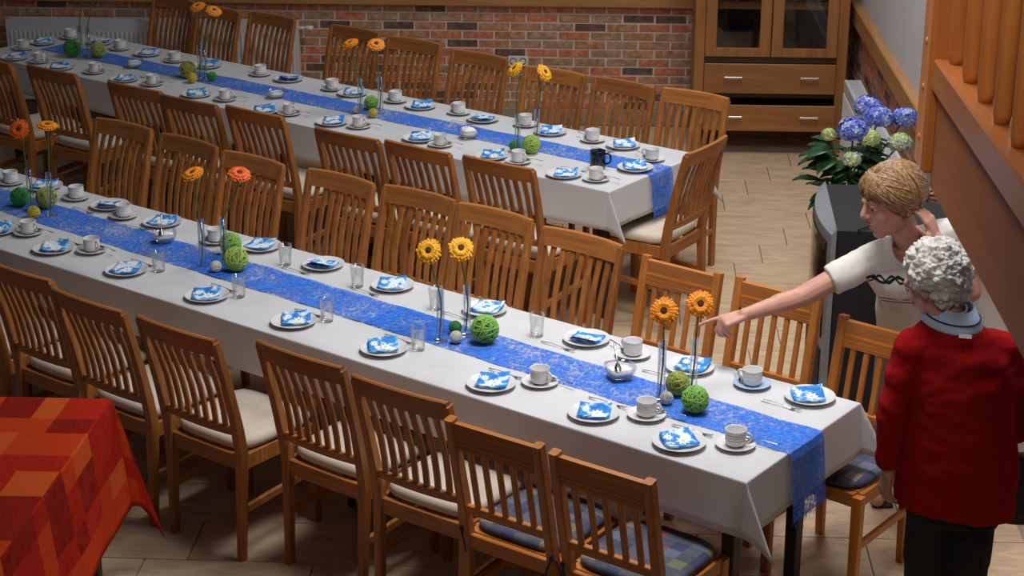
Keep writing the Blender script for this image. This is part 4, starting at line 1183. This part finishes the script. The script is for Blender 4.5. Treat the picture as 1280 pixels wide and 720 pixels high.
# the other hand laid against the neck
hand(body, lwr, (-.42, .10, .90), (-.62, .42, -.30), ((.25, .35, .3), (.25, .35, .3), (.3, .4, .3), (.35, .4, .3)), ((.8, .6, .1, .034), (.4, .9, .2, .028), (.1, .9, .3, .022)), .98, -1)
put(remesh(body, .0045, 4), 'body', 'skin_fair', w, wl)
face_parts_root = link('face', None, w)
bpy.data.objects.remove(face_parts_root)
def shift(o, loc):
    o.location = -loc
before = set(w.children)
face_parts(w, HM, 1.12)
hs = []
for k in range(620):      # back to the ponytail
    a = R.uniform(-PI, PI); th = R.uniform(.0, 1.45)
    d = Vector((math.sin(th) * math.sin(a), math.sin(th) * math.cos(a) + .18, math.cos(th)))
    if d.y > .72 and d.z < .45: continue
    if abs(d.x) > .6 and d.z < .1 and d.y > .25: continue
    hs.append((d, (R.uniform(-.10, .10), -1, -.42 + R.uniform(-.06, .06)), R.uniform(.99, 1.05), 1.0, R.uniform(.0, .05)))
for k in range(260):       # swept from the parting over the forehead, back along the temples
    s = R.choice((-1, 1)); x = R.random()
    hs.append(((s * (.05 + .5 * x), .80 - .25 * x + R.uniform(-.08, .08), .62 + R.uniform(-.16, .3) - .15 * x), (s * .95, R.uniform(-.75, .10), -.30 + R.uniform(-.25, .15)), 1.02 + R.uniform(0, .08), 1.03, R.uniform(.03, .12)))
for k in range(60):        # a few short wisps at the brow
    x = R.uniform(-1, 1)
    hs.append(((x * .4, .55, .85), (x * .75, .90, .30 - .25 * abs(x) + R.uniform(-.06, .14)), 1.05, 1.03 + R.uniform(-.02, .06), R.uniform(.02, .08)))
for k in range(220):      # sides over the ears
    s = R.choice((-1, 1))
    hs.append(((s * R.uniform(.1, .5), R.uniform(-.1, .6), .9), (s * .95, R.uniform(-.55, .22), -.46 + R.uniform(-.3, .2)), 1.03, 1.02 + R.uniform(0, .06), R.uniform(.02, .10)))
hb = strands(HM, hs, R, .0048)
hb.ell((0, -.024, .026), (.083, .096, .094), HM, 24, 16)
tie_p = HM @ Vector((0, -.118, -.030))
hair = hb.obj('hair', 'hair_blond', w, True)
pony = MB()
bk = (HM.to_3x3() @ Vector((0, -1, .05))).normalized(); dn = Vector((0, 0, -1))
for k in range(46):
    o0 = Vector((R.uniform(-1, 1), R.uniform(-1, 1), R.uniform(-1, 1))) * .010; o1 = Vector((R.uniform(-1, 1), R.uniform(-1, 1), R.uniform(-1, 1))) * .020
    pony.tube([tie_p + o0 - bk * .01, tie_p + o0 + bk * .014 + o1 * .7, tie_p + bk * .034 + o1 * 1.1 + dn * .004, tie_p + bk * .050 + o1 + dn * R.uniform(.01, .03)], [.004, .005, .005, .002], 5)
pony.obj('ponytail', 'hair_blond', hair, True)
tm = MB(); Q = Vector((0, 0, 1)).rotation_difference(bk).to_matrix().to_4x4()
ringp = [(.019 * math.cos(t), .019 * math.sin(t), 0) for t in [2 * PI * k / 16 for k in range(17)]]
tm.tube(ringp, .006, 8, Matrix.Translation(tie_p) @ Q, caps=False).obj('hair_tie', 'hair_tie', hair, True)
for o in set(w.children) - before: o.location = -wl
# t-shirt
sh = MB()
sh.loft([torso_ring(sh, *q) for q in ((hipc - upt * .06, .190, .140), (hipc + upt * .04, .182, .136), (waist, .158, .124), (chest, .180, .128), (chest + upt * .06, .180, .118), (neck - upt * .045, .135, .095), (neck - upt * .012, .088, .078))])
sh.tube([rsh - (relb - rsh) * .1, rsh + (relb - rsh) * .2, rsh + (relb - rsh) * .42, rsh + (relb - rsh) * .56], [.060, .064, .062, .061], 18); sh.capsule(chest + upt * .07, rsh, .09, .066)
sh.tube([lsh - (lelb - lsh) * .1, lsh + (lelb - lsh) * .3, lsh + (lelb - lsh) * .62], [.062, .064, .062], 18); sh.capsule(chest + upt * .07, lsh, .09, .066)
for k in (-1, 1): sh.ell(chest + lat * .065 * k + fwt * .085 + upt * .0, (.062, .062, .062))
me = remesh(sh, .006, 5); wrinkle(me, 14, .006, (1.4, 1, .7))
bm = bmesh.new(); bm.from_mesh(me)
# open the neckline and the sleeve ends
nd = (hc - neck).normalized(); kill = []
for v in bm.verts:
    p = v.co
    if (p - (neck + fwt * .035 + upt * .0)).length < .070 and (p - neck).dot(upt) > -.055: kill.append(v)
bmesh.ops.delete(bm, geom=kill, context='VERTS')
smooth_rim(bm)
uvl = bm.loops.layers.uv.new('uv')
for f in bm.faces:
    for l in f.loops:
        p = l.vert.co; onfront = (p - chest).dot(fwt) > -.02 and (p - rsh).dot(lat) > -.03
        l[uvl].uv = (p.x, p.z - 1.078 + (p.y - 6.42) * .25) if onfront else (p.x, 5.0)
bm.to_mesh(me); bm.free()
so_ = put(me, 't_shirt', 'printed_shirt', w, wl); sm = so_.modifiers.new('t', 'SOLIDIFY'); sm.thickness = .003
tr = MB()
tr.loft([torso_ring(tr, *q) for q in ((hipc - upt * .14, .16, .12), (hipc - upt * .06, .18, .13), (hipc + upt * .03, .178, .13), (hipc + upt * .08, .165, .12))])
for sx, kx in ((-.075, 1.13), (.085, 1.31)):
    hp = hipc + lat * sx; kn = Vector((kx, 6.74, .46)); an = Vector((kx + .005, 6.83, .09))
    tr.chain([hp, kn, an], [.100, .072, .062])
put(remesh(tr, .009, 4), 'trousers', 'beige_trousers', w, wl)
for kx in (1.13, 1.31):
    s_ = MB(); s_.chain([(kx + .005, 6.85, .040), (kx - .02, 6.70, .032)], [.040, .036]); s_.span((kx - .045, 6.655, 0), (kx + .04, 6.89, .018), .006)
    put(remesh(s_, .006, 2), 'shoe', 'shoe_black', w, wl)

# ---------------------------------------------------------------- older woman in the red cardigan, seen from behind
g = thing('person', 'white-haired person in a red cardigan seen from behind at the table end', 'person', (1.16, 5.52, 0))
gl = g.location.copy()
gl_sh, gr_sh = Vector((.990, 5.515, 1.170)), Vector((1.280, 5.46, 1.185))
glat = (gr_sh - gl_sh).normalized(); gfw = Vector((-.2, .98, 0)); Zu = Vector((0, 0, 1))
gl_el, gl_wr = Vector((.940, 5.50, .945)), Vector((.948, 5.535, .715))
gr_el, gr_wr = Vector((1.375, 5.44, .960)), Vector((1.365, 5.62, .83))
ghc = Vector((1.045, 5.545, 1.392))
def gring(c, a, b, k=20): return [Vector(c) + glat * (a * math.cos(t)) + gfw * (b * math.sin(t)) for t in [2 * PI * i / k for i in range(k)]]
gb = MB()
gb.loft([gring(*q) for q in (((1.16, 5.51, .70), .155, .13), ((1.155, 5.50, .85), .165, .135), ((1.145, 5.485, 1.0), .15, .12), ((1.135, 5.485, 1.14), .155, .11), ((1.115, 5.50, 1.235), .10, .08), ((1.10, 5.51, 1.28), .05, .05))])
gb.chain([(1.105, 5.505, 1.25), (1.065, 5.530, 1.34)], [.060, .054])
gb.chain([gl_sh, gl_el, gl_wr], [.052, .040, .026]); gb.chain([gr_sh, gr_el, gr_wr], [.052, .040, .026])
for kx in (1.09, 1.24):
    gb.chain([(kx, 5.51, .74), (kx, 5.525, .42), (kx, 5.50, .08)], [.085, .058, .038]); gb.chain([(kx, 5.50, .05), (kx - .03, 5.64, .035)], [.036, .030])
GM, GT = head(gb, ghc, (-.66, .62, -.42), (-.26, .18, 1), 1.0)
hand(gb, gl_wr, (-.12, .10, -1), (.95, .35, -.1), ((.35, .5, .4), (.4, .55, .4), (.45, .6, .4), (.5, .6, .4)), ((.5, .8, .3, .034), (.2, .9, .3, .028), (0, .9, .3, .022)), .95, 1)
hand(gb, gr_wr, (-.3, .9, -.2), (-.1, -.2, -.97), ((.9, 1.1, .7), (.95, 1.1, .7), (1.0, 1.1, .7), (1.0, 1.1, .7)), ((.5, .7, .5, .034), (-.2, .9, .5, .028), (-.5, .8, .3, .022)), .92, -1)
put(remesh(gb, .0045, 4), 'body', 'skin_old', g, gl)
before = set(g.children)
face_parts(g, GM, 1.0)
curls = MB(); curls.ell((0, -.026, .030), (.084, .092, .094), GM, 20, 14)
n = 430
for k in range(n):
    h = 1 - 1.94 * (k + .5) / n; a = k * 2.39996; rr = math.sqrt(1 - h * h); d = Vector((rr * math.cos(a), rr * math.sin(a), h))
    if d.y > .42 and d.z < .42: continue
    if d.y > -.05 and d.z < -.25: continue
    if d.y > .75 and d.z < .6: continue
    p = Vector((0, -.024, .028)) + Vector((d.x * .092, d.y * .100, d.z * (.101 if d.z > 0 else .118))) * R.uniform(.95, 1.10)
    rc = R.uniform(.008, .016)
    curls.ell(p, (rc, rc, rc * .9), GM, 8, 6)
me = remesh(curls, .0045, 1)
for v in me.vertices:
    q = v.co * 75; amp = mnoise.noise(q) * .007 + mnoise.noise(q * 2.3) * .005 + .001
    v.co += (v.co - ghc).normalized() * amp
me.materials.clear(); me.materials.append(MATS['hair_white']); ch = link('hair', me, g)
# blouse collar, tag
col = MB(); seg = 18
rings = []
for i in range(seg + 1):
    t = -2.45 + 4.9 * i / seg - PI / 2
    def cp(rad, z): return Vector((1.105, 5.505, 0)) + glat * (rad * math.cos(t)) + gfw * (rad * 1.02 * math.sin(t)) + Vector((0, 0, z + .012 * math.sin(t)))
    rings.append([cp(.064, 1.275), cp(.058, 1.330), cp(.063, 1.334), cp(.094, 1.272), cp(.093, 1.266), cp(.072, 1.282)])
col.loft(rings); co = col.obj('blouse_collar', 'pale_blue_cotton', g, True)
st = MB(); st.tube([Vector((1.105, 5.505, 0)) + glat * (.0840 * math.cos(t)) + gfw * (.0855 * math.sin(t)) + Vector((0, 0, 1.296 + .012 * math.sin(t))) for t in [-PI / 2 - 1.9 + 3.8 * i / 20 for i in range(21)]], .0028, 6)
st.obj('collar_stripe', 'navy_stripe', co, True)
nk = MB()
for k in range(26):
    t = -PI / 2 - 1.6 + 3.2 * k / 25; nk.ell(Vector((1.088, 5.516, 1.322 + .012 * math.sin(t))) + glat * (.058 * math.cos(t)) + gfw * (.058 * math.sin(t)), (.005, .005, .005), None, 8, 6)
nk.obj('necklace', 'porcelain', g, True)
for o in set(g.children) - before: o.location = -gl
# cardigan
cd = MB()
cd.loft([gring(*q) for q in (((1.165, 5.515, .600), .192, .165), ((1.165, 5.51, .66), .188, .165), ((1.16, 5.50, .80), .190, .165), ((1.15, 5.49, .95), .178, .15), ((1.145, 5.485, 1.08), .180, .140), ((1.135, 5.49, 1.17), .165, .125), ((1.115, 5.50, 1.235), .120, .10), ((1.108, 5.505, 1.275), .088, .086))])
for s0, e0, w0 in ((gl_sh, gl_el, gl_wr), (gr_sh, gr_el, gr_wr)):
    cd.chain([s0, s0 + (e0 - s0) * .5, e0], [.066, .064, .058]); cd.tube([e0, e0 + (w0 - e0) * .5, e0 + (w0 - e0) * .86, e0 + (w0 - e0) * .93], [.058, .052, .046, .043], 16)
cd.capsule((1.115, 5.50, 1.195), gl_sh, .072, .066); cd.capsule((1.12, 5.495, 1.20), gr_sh, .072, .066)
me = remesh(cd, .007, 5); wrinkle(me, 11, .009, (1.2, 1.2, 1.6))
bm = bmesh.new(); bm.from_mesh(me)
kill = [v for v in bm.verts if v.co.z < .4 or ((v.co - Vector((1.095, 5.515, 1.30))).length < .085 and v.co.z > 1.262)]
bmesh.ops.delete(bm, geom=kill, context='VERTS'); smooth_rim(bm); bm.to_mesh(me); bm.free()
cg = put(me, 'cardigan', 'red_knit', g, gl); sm = cg.modifiers.new('t', 'SOLIDIFY'); sm.thickness = .004
tg = MB(); tg.box((0, 0, 0), (.040, .003, .013), 0, Matrix.Translation((1.132, 5.402, 1.258)) @ Matrix.Rotation(-.18, 4, 'Z') @ Matrix.Rotation(-.5, 4, 'X'))
o = tg.obj('label_tag', 'porcelain', cg)
tr = MB()
tr.loft([gring(*q) for q in (((1.165, 5.51, .56), .150, .12), ((1.165, 5.51, .70), .155, .125), ((1.16, 5.505, .85), .140, .11))])
for kx in (1.095, 1.235): tr.chain([(kx, 5.515, .62), (kx, 5.525, .40), (kx, 5.505, .09)], [.088, .080, .068])
put(remesh(tr, .009, 4), 'trousers', 'black_trousers', g, gl)
for kx in (1.09, 1.24):
    s_ = MB(); s_.chain([(kx, 5.50, .040), (kx - .03, 5.66, .032)], [.040, .036]); s_.span((kx - .05, 5.455, 0), (kx + .035, 5.705, .018), .006)
    put(remesh(s_, .006, 2), 'shoe', 'shoe_black', g, gl)
# dark bag on her right forearm
bg = thing('handbag', 'dark grey-brown bag hanging from the arm of the red-cardigan person', 'bag', (1.41, 5.60, .50))
rings = []
for z, a, b in ((0, .06, .02), (.01, .085, .035), (.10, .105, .05), (.20, .095, .045), (.255, .07, .022), (.26, .06, .008)):
    rings.append([(a * math.cos(t) * (1 if abs(math.cos(t)) < .7 else .95), b * math.sin(t), z) for t in [2 * PI * i / 24 for i in range(24)]])
MB().loft(rings).obj('pouch', 'bag_cloth', bg, True)
MB().tube([(-.065, 0, .25), (-.06, 0, .30), (-.035, 0, .355), (0, 0, .372), (.03, 0, .355), (.055, 0, .30), (.065, 0, .25)], .007, 6).obj('strap', 'bag_cloth', bg, True)
